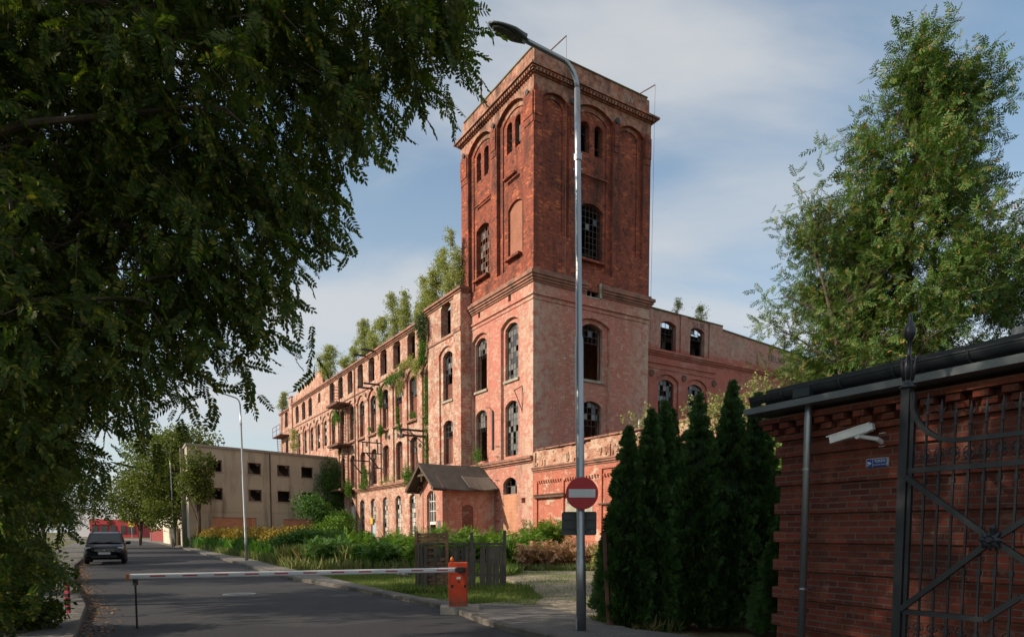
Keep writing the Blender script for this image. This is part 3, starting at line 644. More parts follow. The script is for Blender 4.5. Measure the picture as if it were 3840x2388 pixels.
    for pz in ((.05, 16.02, 16.12), (.10, 16.30, 16.42)):
        p, a, c = pz; lo.box(-p, .004, -p, Y1, a, c); lo.box(.0045, X1+p, -p, .004, a, c)
    lo.build('lower_wall', 'painted_brick', T)
    # belt cornice between the halves, broken where a small window was knocked through
    be = MB()
    for p, a, c in ((.08, 17.05, 17.16), (.16, 17.16, 17.30), (.25, 17.30, 17.46), (.34, 17.46, 17.66), (.14, 17.65, 17.86)):
        be.box(-p, .003, -p, Y1+p*.5, a, c); be.box(.0035, 4.12, -p, .003, a, c); be.box(5.40, X1+p, -p, .003, a, c)
    be.build('belt_cornice', 'cornice_stone', T)
    le = MB()
    for p, a, c in ((.08, 5.95, 6.06), (.20, 6.06, 6.20), (.28, 6.20, 6.36)): le.box(-p, .003, -.1, 8.1, a, c)
    le.build('ledge', 'cornice_stone', T)
    sw = MB(); sw.box(4.16, 5.30, -.03, .30, 16.86, 16.95); sw.box(5.24, 5.42, -.10, .3, 16.95, 17.9); sw.box(4.7, 4.78, .22, .3, 16.95, 17.95); sw.build('window', 'stone', T)
    wl = MB(); wl.box(4.22, 5.24, .26, .4, 17.36, 18.0); wl.build('opening_back', 'interior', T)
    # ---- inside: floors, posts and beams seen through the openings
    it = MB()
    for z in (6.1, 11.0, 16.6, 18.9, 25.4, 29.3): it.box(.6, X1-.05, .6, Y1-.05, z, z+.25)
    it.box(5.2, 5.5, 2.6, 2.9, 19.1, 25.4); it.bar((5.35, 2.75, 20.3), (8.6, 2.75, 22.4), .25); it.bar((3.0, 2.4, 19.3), (5.3, 2.75, 20.8), .3); it.box(5.4, 8.5, 2.6, 2.9, 20.4, 20.75)
    it.box(3.2, 3.5, 3.4, 3.7, 6.3, 16.6); it.box(6.3, 6.6, 6.0, 6.3, 6.3, 16.6); it.build('floor_frame', 'interior', T)
    # ---- windows
    for u0, u1 in ((2.0, 2.66), (3.02, 3.68), (6.06, 6.70), (7.12, 7.78)):
        window(L, T, u0, u1, 26.3, 28.02, .2, .36+.24, 2, 4, .35, 'mid', sill=.04, sill_mat='stone', sproj=.02)
    window(L, T, 6.06, 7.86, 19.5, 22.90, .30, .36+.30, 5, 9, .62, 'mid', bar='rust_bar', t=.05)
    for u0, u1 in ((3.90, 4.60), (5.02, 5.70)): window(F, T, u0, u1, 26.1, 27.86, .2, .36+.3, 1, 3, 0, 'dark', skip=.8, sill=.05, sproj=.05)
    window(F, T, 3.86, 5.78, 19.4, 22.66, .36, .36+.2, 6, 9, .06, 'dark', skip=.05)
    window(L, T, 2.02, 3.66, 11.62, 14.96, .34, .42, 5, 10, .86, 'dirty', sill=.12, sproj=.12)
    window(L, T, 2.02, 3.66, 6.62, 9.92, .34, .42, 5, 9, .62, 'dirty', sill=None)
    window(L, T, 6.14, 7.78, 11.62, 14.96, .34, .42, 5, 10, .8, 'dirty', sill=.12, lower_empty=.62)
    window(L, T, 6.14, 7.78, 6.62, 9.92, .34, .42, 5, 9, .85, 'dirty', lower_empty=.58)
    window(F, T, 3.98, 5.72, 11.62, 14.96, .34, .42, 5, 9, .12, 'dirty', sill=.14, lower_empty=.66)
    window(F, T, 3.98, 5.72, 6.62, 9.92, .34, .42, 5, 9, .2, 'dirty', lower_empty=.55)
    window(L, T, 1.88, 3.62, 4.05, 4.78, .40, .25, 3, 2, .75, 'dirty')
    bb = MB(); bb.box(.02, .3, 1.86, 3.72, .3, 4.06); bb.build('blocked_doorway', 'orange_block', T)
    # ---- iron bits
    ir = MB()
    for yy, zz, r in ((4.78, 28.62, .17), (8.98, 28.6, .17), (.62, 28.5, .17)): ir.cut().lathe([(r, -.13), (r, -.095)], (0, yy, zz), 12, 'x')
    for xx, zz in ((2.92, 28.6), (6.62, 28.6)): ir.cut().lathe([(.19, -.13), (.19, -.095)], (xx, 0, zz), 12, 'y')
    ir.build_each('tie_plate', 'dark_iron', T)
    rd = MB(); rd.bar((1.2, 0.3, 31.05), (1.9, -.75, 31.75), .05); rd.bar((1.9, -.75, 31.75), (1.9, -.75, 17.0), .014); rd.cut()
    rd.bar((8.6, 0.3, 31.05), (9.45, -.6, 31.55), .05); rd.bar((9.45, -.6, 31.55), (9.42, -.4, 7.0), .014)
    rd.build_each('lightning_rod', 'rusty_steel', T)
    an = MB(); an.bar((.3, 7.0, 31.0), (.3, 7.0, 33.0), .06); an.bar((.26, 7.0, 31.3), (.26, 7.0, 32.5), .04); an.build('roof_mast', 'rusty_steel', T)
    br = MB()
    br.bar((0, 1.25, 10.9), (-.6, 1.25, 10.55), .05); br.bar((-.6, 1.25, 10.55), (0, 1.25, 9.3), .04); br.bar((0, 1.25, 10.9), (0, 1.25, 9.2), .04)
    br.cut(); br.bar((-.05, 4.95, 9.9), (-.05, 4.95, 7.2), .09); br.bar((-.05, 4.85, 9.8), (-.05, 4.85, 7.25), .07); br.cut(); br.bar((0, 5.5, 10.2), (-.5, 5.0, 10.05), .04)
    for z in (1.6, 2.3, 3.0, 3.7, 4.4, 5.1, 6.7, 7.4): br.cut(); br.bar((-.12, 4.15, z), (-.12, 4.5, z), .03); br.bar((-.12, 4.15, z), (0, 4.15, z), .03); br.bar((-.12, 4.5, z), (0, 4.5, z), .03)
    br.build_each('wall_bracket', 'dark_iron', T)
    return T
TOWER = build_tower()

def text_mesh(name, body, size, mat, M, parent=None, extrude=.004, off=(0, 0, 0), align='CENTER'):
    cu = bpy.data.curves.new(name, 'FONT'); cu.body = body; cu.size = size; cu.extrude = extrude; cu.align_x = align; cu.align_y = 'CENTER'; cu.resolution_u = 2
    tmp = bpy.data.objects.new(name+'_tmp', cu); me = bpy.data.meshes.new_from_object(tmp); bpy.data.objects.remove(tmp); bpy.data.curves.remove(cu)
    me.transform(Matrix(M)); me.transform(Matrix.Translation(-Vector(OFF.get(parent, Vector((0, 0, 0))) if parent is not None else (0, 0, 0))))
    me.name = name; me.materials.clear(); return link_mesh(name, me, mat, parent)
def on_front(x, y, z, s=1): # text on a wall facing -y
    return ((s, 0, 0, x), (0, 0, -1, y), (0, 1, 0, z), (0, 0, 0, 1))
def on_left(x, y, z):       # text on a wall facing -x, read from outside
    return ((0, 0, -1, x), (-1, 0, 0, y), (0, 1, 0, z), (0, 0, 0, 1))
text_mesh('graffiti', 'SW', .62, 'stone', on_front(7.75, .094, 30.45), TOWER)

BAYS = [14.65+3.21*k for k in range(9)]            # 14.65 ... 40.3
def build_wing():
    T = fthing('mill_wing', 'long four storey ruined brick mill wing left of the tower with rows of arched windows', 'building', -.45, 30)
    x0 = -.45; L = plane_x(x0); mb = MB()
    kids = []
    for i, y in enumerate(BAYS):
        if i: kids.append((arch(y-.82, y+.82, 16.05, 18.08, .30), .45, None))
        last = i == len(BAYS)-1
        inner = [(arch(y-.80, y+.80, 11.2, 14.42, .34), .42, None)]
        if not last: inner.append((arch(y-.78, y+.78, 6.2, 9.33, .30), .42, None))
        kids.append((arch(y-1.1, y+1.1, 6.0 if not last else 10.9, 14.72, .60), .15, inner))
        if not last: kids.append((arch(y-.68, y+.68, .35, 4.5, .30), .40, None))
    far = [43.35, 46.2, 49.2, 52.25, 55.4]
    for y in far: kids.append((arch(y-.95, y+.95, 11.3, 14.55, .52), .14, [(arch(y-.72, y+.72, 11.65, 14.30, .28), .4, None)]))
    for y in (49.35, 52.5, 55.75): kids.append((arch(y-.80, y+.80, 15.95, 17.95, .28), .45, None))
    kids.append((arch(60.9, 62.6, 16.2, 18.1, .28), .45, None)); kids.append((arch(60.9, 62.5, 11.6, 14.2, .28), .45, None))
    kids.append((rect(44.85, 45.8, 16.95, 18.05), .4, None))
    wall(mb, L, rect(13.95, 65.5, -.1, 18.4), 0, kids)
    # end bay next to the tower stands proud
    E = plane_x(-.70); e0, e1 = 8.1, 14.0
    ek = [(arch(9.95, 11.6, 16.25, 18.42, .30), .6, None), (arch(9.6, 12.0, 6.4, 15.05, .45), .14, [(arch(9.98, 11.58, 11.5, 14.82, .32), .55, None), (arch(9.98, 11.58, 6.7, 9.7, .30), .55, None)])]
    wall(mb, E, rect(e0, e1, -.1, 18.7), 0, ek)
    mb.add([(-.70, e0, -.1), (.4, e0, -.1), (.4, e0, 18.7), (-.70, e0, 18.7)], [(0, 1, 2, 3)]); mb.add([(-.70, e1, -.1), (.4, e1, -.1), (.4, e1, 18.7), (-.70, e1, 18.7)], [(0, 3, 2, 1)])
    mb.box(-.86, -.695, 8.1, 9.2, -.1, 18.7)                       # corner pilaster
    mb.box(-.62, -.445, 58.0, 59.35, -.1, 19.75)
    mb.box(.02, 15, 65.4, 65.5, -.1, 18.4)
    mb.add([(.35, 9.5, -.1), (15, 9.5, -.1), (15, 9.5, 18.4), (.35, 9.5, 18.4)], [(0, 1, 2, 3)]); mb.add([(15, 9.5, -.1), (15, 65.5, -.1), (15, 65.5, 18.4), (15, 9.5, 18.4)], [(0, 1, 2, 3)])
    # pilaster capitals
    ys = [(a+b)/2 for a, b in zip(BAYS, BAYS[1:])]
    for y in ys: mb.box(x0-.10, x0+.004, y-.50, y+.50, 14.50, 14.62); mb.box(x0-.05, x0+.003, y-.47, y+.47, 14.38, 14.50)
    for y in [(a+b)/2 for a, b in zip([BAYS[-1]]+far, far)]: mb.box(x0-.10, x0+.004, y-.48, y+.48, 14.35, 14.47); mb.box(x0-.05, x0+.003, y-.44, y+.44, 14.23, 14.35)
    # gable parapet over the far half
    mb.prism([(57.9, 18.7), (57.9, 19.75), (45.0, 20.75), (43.9, 20.7), (43.9, 18.7)], L, .02, .4)
    mb.build('front_wall', 'weathered_brick', T)
    co = MB()
    for p, a, c in ((.08, 18.30, 18.42), (.18, 18.42, 18.55), (.30, 18.55, 18.72), (.10, 18.72, 18.80)): co.box(x0-p, x0+.5, 14.0, 57.98, a, c)
    for p, a, c in ((.08, 18.62, 18.76), (.18, 18.76, 18.90), (.30, 18.90, 19.06), (.06, 19.06, 19.14)): co.box(-.70-p, -.2, e0-p*.6, e1+p, a, c)
    for p, a, c in ((.08, 18.25, 18.4), (.2, 18.4, 18.6)): co.box(x0-p, x0+.5, 59.36, 65.6, a, c)
    co.box(-.70, -.4, 57.9, 59.45, 19.74, 19.85); co.build('cornice', 'cornice_stone', T)
    st = MB(); st.box(x0-.08, x0+.003, 14.0, 57.9, 15.52, 15.62); st.box(-.78, -.697, 9.22, e1, 16.0, 16.12); st.box(-.92, -.857, 8.08, 9.22, 16.0, 16.3)
    for y in BAYS: st.box(x0-.10, x0+.16, y-1.12, y+1.12, 10.88, 11.02)
    for p, a, c in ((.08, 5.55, 5.66), (.18, 5.66, 5.78), (.28, 5.78, 5.93)): st.box(x0-p, x0+.003, e1, 39.2, a, c); st.box(-.70-p, -.697, 8.1, e1, a, c)
    st.build('string_course', 'cornice_stone', T)
    rf = MB(); rf.box(.0, 15, 9.5, 65.4, 18.36, 18.5); rf.build('roof', 'roof_felt', T)
    it = MB()
    for z in (5.4, 10.5, 15.4): it.box(.15, 14.9, 9.6, 65.3, z, z+.3)
    it.box(4.6, 4.8, 9.6, 65.3, 0, 18.3)
    for y in BAYS[::1]: it.box(2.3, 2.65, y-1.75, y-1.4, 0, 18.3)
    for y in (24, 36, 48, 58): it.box(.2, 4.6, y, y+.2, 0, 18.3)
    it.build('floor_frame', 'interior', T)
    rnd = random.Random(5)
    for i, y in enumerate(BAYS):
        if i and i in (7, 8): window(L, T, y-.82, y+.82, 16.05, 18.08, .30, .3, 4, 5, .1, 'dark', t=.04)
        window(L, T, y-.80, y+.80, 11.2, 14.42, .34, .33, 4, 9, .30 if i > 3 else .55, 'mid', infill='infill_brick', infill_from=.62 if i % 2 else .52, lower_empty=.5)
        if i < 8:
            window(L, T, y-.78, y+.78, 6.2, 9.33, .30, .36, 4, 8, .05, 'mid', infill='infill_brick', skip=.35, lower_empty=.6 if i not in (4,) else 0)
            stl = {1: 'bright', 2: 'bright', 3: 'bright', 4: 'bright', 5: 'mid'}.get(i, 'bright')
            w = window(L, T, y-.68, y+.68, .35, 4.5, .30, .22, 4, 11, .86 if i > 4 else .93, stl)
            if i in (6, 7): q = MB(); q.box(x0+.14, x0+.2, y-.66, y+.66, .35, 4.2); q.build('infill', 'white_paint', w)
            if i == 4: q = MB(); q.box(x0+.14, x0+.2, y-.64, y+.64, .35, 2.4); q.build('door', 'blue_door', w)
    for y in far: window(L, T, y-.72, y+.72, 11.65, 14.30, .28, .3, 3, 7, .55, 'bright' if y < 47 else 'mid')
    for y in (49.35, 52.5, 55.75): window(L, T, y-.80, y+.80, 15.95, 17.95, .28, .3, 3, 5, .25, 'dark')
    window(L, T, 60.9, 62.6, 16.2, 18.1, .28, .3, 3, 5, .3, 'dark'); window(L, T, 60.9, 62.5, 11.6, 14.2, .28, .3, 3, 5, .3, 'dark')
    window(E, T, 9.98, 11.58, 11.5, 14.82, .32, .38, 4, 9, .5, 'mid', sill=.12, lower_empty=.5, infill='infill_brick', infill_from=.36)
    window(E, T, 9.98, 11.58, 6.7, 9.7, .30, .38, 4, 8, .5, 'mid', lower_empty=.62, infill='infill_brick', infill_from=.62)
    ir = MB()
    for y in ys[1:]+[41.8, 44.8, 47.7, 50.7, 53.8]: ir.cut().lathe([(.20, -.07), (.20, 0)], (x0, y, 15.05), 10, 'x')
    for y, z in ((20.2, 10.3), (20.9, 10.1), (23.0, 10.2), (26.2, 10.2), (29.0, 10.2)): ir.cut().lathe([(.2, -.07), (.2, 0)], (x0, y, z), 10, 'x')
    ir.build_each('tie_plate', 'dark_iron', T)
    bm = MB()
    for y, z in ((25.9, 18.55), (28.2, 18.6), (25.4, 15.35), (27.1, 15.3)): bm.cut().bar((x0-1.55, y, z), (x0+.1, y, z), .13, .16)
    bm.cut()
    for y in (15.2, 14.5): bm.bar((x0-2.3, y, 9.75 if y > 15 else 9.2), (x0+.2, y, 9.75 if y > 15 else 9.2), .12, .16)
    bm.bar((x0-2.2, 15.2, 9.7), (x0-.9, 14.5, 9.2), .06); bm.bar((x0-1.4, 15.2, 9.7), (x0, 15.2, 8.6), .06)
    bm.cut()
    for y, z in ((25.3, 9.9), (25.3, 8.9)): bm.bar((x0-1.9, y, z), (x0+.05, y, z), .10)
    bm.bar((x0-1.75, 25.3, 9.9), (x0-1.75, 25.3, 8.9), .09); bm.bar((x0-.3, 25.3, 9.9), (x0-.3, 25.3, 8.9), .09); bm.bar((x0-1.4, 25.3, 8.9), (x0-.2, 25.3, 7.5), .1); bm.bar((x0-.9, 25.3, 7.55), (x0, 25.3, 7.55), .1)
    bm.cut(); bm.bar((x0-1.9, 28.6, 8.5), (x0+.05, 28.6, 8.5), .11); bm.bar((x0-1.85, 28.6, 8.5), (x0-.8, 28.6, 7.3), .1); bm.bar((x0-.9, 28.6, 7.3), (x0, 28.6, 7.3), .1)
    bm.build_each('steel_bracket', 'dark_iron', T)
    dp = MB(); dp.tube([(x0-.09, 32.3, 18.3), (x0-.09, 32.3, 11.2), (x0-.09, 32.3, 1.0)], .06, 6); dp.build('downpipe', 'rusty_steel', T)
    # iron fire escape
    fe = MB()
    for z, ya, yb, d in ((15.05, 33.8, 37.6, 1.5), (10.75, 33.6, 37.4, 1.5), (6.0, 33.6, 37.6, 1.3)):
        fe.cut().box(x0-d, x0, ya, yb, z-.16, z); fe.box(x0-d, x0-d+.1, ya, yb, z, z+.08)
    fire = fe.build_each('platform', 'rusty_steel', T)[0]
    ld = MB()
    for za, zb, ya in ((10.8, 15.0, 35.0), (6.0, 10.7, 34.6), (15.05, 17.3, 37.0)):
        ld.cut()
        for dx in (-.05, .55):
            ld.bar((x0-.75+dx, ya, za), (x0-.75+dx, ya-.25, zb+.1), .07)
        n = int((zb-za)/.32)
        for k in range(n): ld.bar((x0-.8, ya-.25*k/n, za+.2+k*.32), (x0-.2, ya-.25*k/n, za+.2+k*.32), .045)
    ld.build_each('ladder', 'rusty_steel', fire)
    f2 = MB(); f2.box(x0-1.3, x0, 60.2, 64.8, 14.85, 15.0)
    for y in (60.2, 62.4, 64.7): f2.bar((x0-1.25, y, 15.0), (x0-1.25, y, 16.3), .05)
    f2.bar((x0-1.25, 60.2, 16.3), (x0-1.25, 64.7, 16.3), .05); f2.bar((x0-1.25, 60.2, 15.7), (x0-1.25, 64.7, 15.7), .04)
    fire2 = f2.build('platform', 'rusty_steel', T)
    l2 = MB()
    for dx in (0, .6): l2.bar((x0-.9+dx, 62.8, 11.0), (x0-.9+dx, 63.6, 14.9), .07); l2.bar((x0-.75, 61.2+dx, 15), (x0-.75, 59.9+dx, 20.4), .06)
    for k in range(11): l2.bar((x0-.9, 62.8+.075*k, 11.2+.35*k), (x0-.3, 62.8+.075*k, 11.2+.35*k), .04)
    l2.bar((x0-.75, 59.9, 20.4), (x0+.5, 58.0, 20.6), .06); l2.build('ladder', 'rusty_steel', fire2)
    lamp = MB(); lamp.tube([(x0-.2, 15.9, 5.9), (x0-.5, 15.9, 8.4), (x0-1.1, 16.2, 9.2)], .045, 6); lamp.lathe([(.02, -.35), (.16, -.2), (.17, .1), (.05, .35)], (x0-1.4, 16.6, 9.45), 8, 'y'); lamp.build('wall_lamp', 'dark_iron', T)
    ny = MB()
    for y, z, w, h in ((15.9, 1.9, .55, .75), (27.9, 2.3, .5, .6)): ny.cut().box(x0-.05, x0-.001, y-w/2, y+w/2, z, z+h)
    ny.build_each('notice', 'sign_yellow', T)
    nw = MB(); nw.box(x0-.05, x0-.001, 14.5, 14.9, 1.2, 2.1); nw.build('notice', 'sign_white', T)
    lg = MB()
    for z in (2.15, 2.32, 2.48): lg.box(x0-.054, x0-.0505, 15.72, 16.08, z, z+.05)
    lg.build('notice_lettering', 'black_plastic', T)
    return T
WING = build_wing()

def build_side_wing():
    T = fthing('side_wing', 'lower faded red side wing right of the tower with two rows of arched windows', 'building', 20, 4.4)
    c = 4.4; F = plane_y(c); mb = MB(); kids = []
    for a in (15.2, 18.55):
        kids.append((arch(a, a+1.72, 16.13, 18.15, .26), .5, None))
        kids.append((arch(a-.42, a+2.1, 9.5, 13.72, .50), .14, [(arch(a-.02, a+1.70, 10.4, 13.5, .32), .4, None)]))
    wall(mb, F, [(9.72, -.1), (48, -.1), (48, 16.95), (34.7, 17.97), (22.4, 18.72), (22.4, 19.0), (9.72, 19.18)], 0, kids)
    for a, b in ((10.0, 14.2), (17.35, 18.15), (20.75, 22.35)): mb.box(a, b, c-.12, c+.004, 16.0, 19.02 if a < 20 else 18.95)
    for a in (31.2, 33.4): mb.box(a, a+.5, c-1.0, c+.004, 15.9, 17.6)
    mb.add([(48, c, -.1), (48, c+11, -.1), (48, c+11, 17), (48, c, 17)], [(0, 1, 2, 3)])
    mb.add([(9.72, c+11, -.1), (48, c+11, -.1), (48, c+11, 17), (9.72, c+11, 19)], [(0, 1, 2, 3)])
    mb.build('front_wall', 'side_wing_brick', T)
    co = MB()
    for p, a, b in ((.10, 15.55, 15.68), (.22, 15.68, 15.82), (.32, 15.82, 16.0)): co.box(9.72, 22.45, c-p, c+.003, a, b); co.box(22.46, 48, c-p+.05, c+.003, a, b)
    for p, a, b in ((.06, 14.55, 14.66), (.10, 14.95, 15.06)): co.box(9.72, 21.6, c-p, c+.003, a, b)
    co.build('cornice', 'side_wing_brick', T)
    cp = MB(); cp.prism([(9.6, 19.17), (22.42, 18.99), (22.42, 19.09), (9.6, 19.27)], F, -.1, .4); cp.prism([(22.43, 18.70), (34.7, 17.96), (48, 16.93), (48, 17.04), (34.7, 18.06), (22.43, 18.80)], F, -.08, .4); cp.build('coping', 'moss_coping', T)
    rf = MB(); rf.add([(9.72, c+.3, 18.2), (48, c+.3, 16.6), (48, c+11, 16.6), (9.72, c+11, 18.2)], [(0, 1, 2, 3)]); rf.build('roof', 'roof_felt', T)
    it = MB()
    for z in (10.0, 15.5): it.box(9.8, 47.9, c+.5, c+10.9, z, z+.25)
    it.box(9.8, 47.9, c+4.5, c+4.7, 0, 18.0); it.box(17.0, 17.3, c+1.6, c+1.9, 10, 18.0); it.box(20.6, 20.9, c+1.6, c+1.9, 10, 18.0); it.box(13, 22, c+1.6, c+1.9, 17.4, 17.8); it.build('floor_frame', 'interior', T)
    for a in (15.2, 18.55):
        window(F, T, a, a+1.72, 16.13, 18.15, .26, .34, 4, 5, .25, 'dirty', lower_empty=.6)
        window(F, T, a-.02, a+1.70, 10.4, 13.5, .32, .30, 5, 8, .62, 'mid')
    ir = MB()
    for x in (14.27, 17.9, 21.5): ir.cut().lathe([(.27, -.08), (.27, 0)], (x, c, 14.13), 12, 'y')
    ir.build_each('tie_plate', 'rusty_steel', T)
    text_mesh('graffiti', 'SIUR', .72, 'dark_iron', on_front(19.5, c-.005, 18.55), T)
    text_mesh('graffiti', '+SEIDE', .85, 'stone', on_front(24.2, c-.005, 17.75), T)
    text_mesh('graffiti', 'NEUKS', .80, 'dark_iron', on_front(29.8, c-.005, 17.2), T)
    return T
SIDE = build_side_wing()

def build_annex():
    T = fthing('brick_annex', 'low orange brick annex with crumbling parapet in front of the tower', 'building', 0, -9)
    L = plane_x(0.0); mb = MB(); y0 = -17.5
    kids = []; pan = [(-3.05, -.45), (-6.5, -3.25), (-9.6, -6.75), (-12.8, -9.85), (-16.2, -13.05)]
    for i, (a, b) in enumerate(pan): kids.append((rect(a, b, .95, 4.72 if i != 2 else 5.0), .10, []))
    wall(mb, L, rect(y0, -.02, -.1, 5.45), 0, kids)
    mb.add([(0, y0, -.1), (9.6, y0, -.1), (9.6, y0, 6.3), (0, y0, 6.3)], [(0, 1, 2, 3)])
    mb.add([(9.6, y0, -.1), (9.6, -.02, -.1), (9.6, -.02, 6.3), (9.6, y0, 6.3)], [(0, 1, 2, 3)])
    for a, b in pan:
        y = a+.1
        while y < b-.1: mb.box(-.03, .11, y, y+.12, 4.58, 4.715); y += .25
    mb.build('front_wall', 'annex_brick', T)
    co = MB()
    for p, a, b in ((.06, 5.28, 5.38), (.14, 5.38, 5.50), (.20, 5.50, 5.58)): co.box(-p, .3, y0-p, -.03, a, b)
    co.build('cornice', 'cornice_stone', T)
    pa = MB(); rnd = random.Random(3); y = y0            # the parapet has lost bricks along its top
    while y < -.05:
        h = 6.52+rnd.uniform(-.05, .08)+(.12 if y < -6 else 0); w = rnd.uniform(.4, 1.3); ye = min(y+w, -.04)
        pa.box(.02, .38, y, ye, 5.575, h-.16); pa.box(.05-rnd.uniform(0, .02), .36, y, ye, h-.16, h); y = ye
    for k in range(60):
        yy = rnd.uniform(y0, -.5); pa.box(-.05, .03, yy, yy+rnd.uniform(.1, .24), 5.62+.075*rnd.randint(0, 7), 5.68+.075*rnd.randint(1, 8))
    for k in range(9): pa.box(-.07, .2, -.35, -.05, 5.6+.1*k, 5.685+.1*k)
    pa.build('parapet', 'parapet_brick', T)
    cp = MB(); yy = y0
    while yy < -.4: L_ = rnd.uniform(.8, 1.8); cp.box(-.04, .45, yy, min(yy+L_*.93, -.35), 6.62+(.10 if yy < -6 else 0), 6.70+(.12 if yy < -6 else 0)); yy += L_
    cp.build('coping', 'cornice_stone', T)
    rf = MB(); rf.box(.3, 9.6, y0, -.02, 6.15, 6.3); rf.build('roof', 'roof_felt', T)
    be = MB(); be.box(-.10, .02, -3.4, -.25, 3.66, 3.86); be.box(-.16, -.09, -3.4, -.25, 3.82, 3.87); be.box(-.16, -.09, -3.4, -.25, 3.65, 3.70); be.cut().box(-.08, .02, -9.6, -6.5, 3.05, 3.13); be.build_each('steel_lintel', 'rusty_steel', T)
    wp = MB(); wp.box(.07, .098, -5.9, -3.4, 1.4, 3.55); wp.build('plaster_patch', 'stone', T)
    sg = MB(); sg.box(.04, .069, -4.3, -3.55, 3.22, 3.42); sg.build('sign_plate', 'flashing', T)
    dk = MB(); dk.box(-.9, -.02, -9.0, -.4, .55, .92); dk.box(-.75, -.02, -8.6, -.6, -.05, .55); dk.build('loading_dock', 'parapet_brick', T)
    pf = MB(); pf.tube([(1.9, -7.6, 6.3), (1.9, -7.6, 7.7)], .045, 8); pf.build('vent_pipe', 'white_paint', T)
    gg = MB()
    for (a, b, c_, d) in ((-8.9, 1.6, -8.5, 2.6), (-8.5, 2.6, -8.1, 1.7), (-8.7, 2.2, -8.3, 2.2), (-7.9, 2.5, -7.6, 2.9)): gg.bar((.088, a, b), (.088, c_, d), .06, .02)
    gg.build('graffiti', 'sign_white', T)
    return T
build_annex()

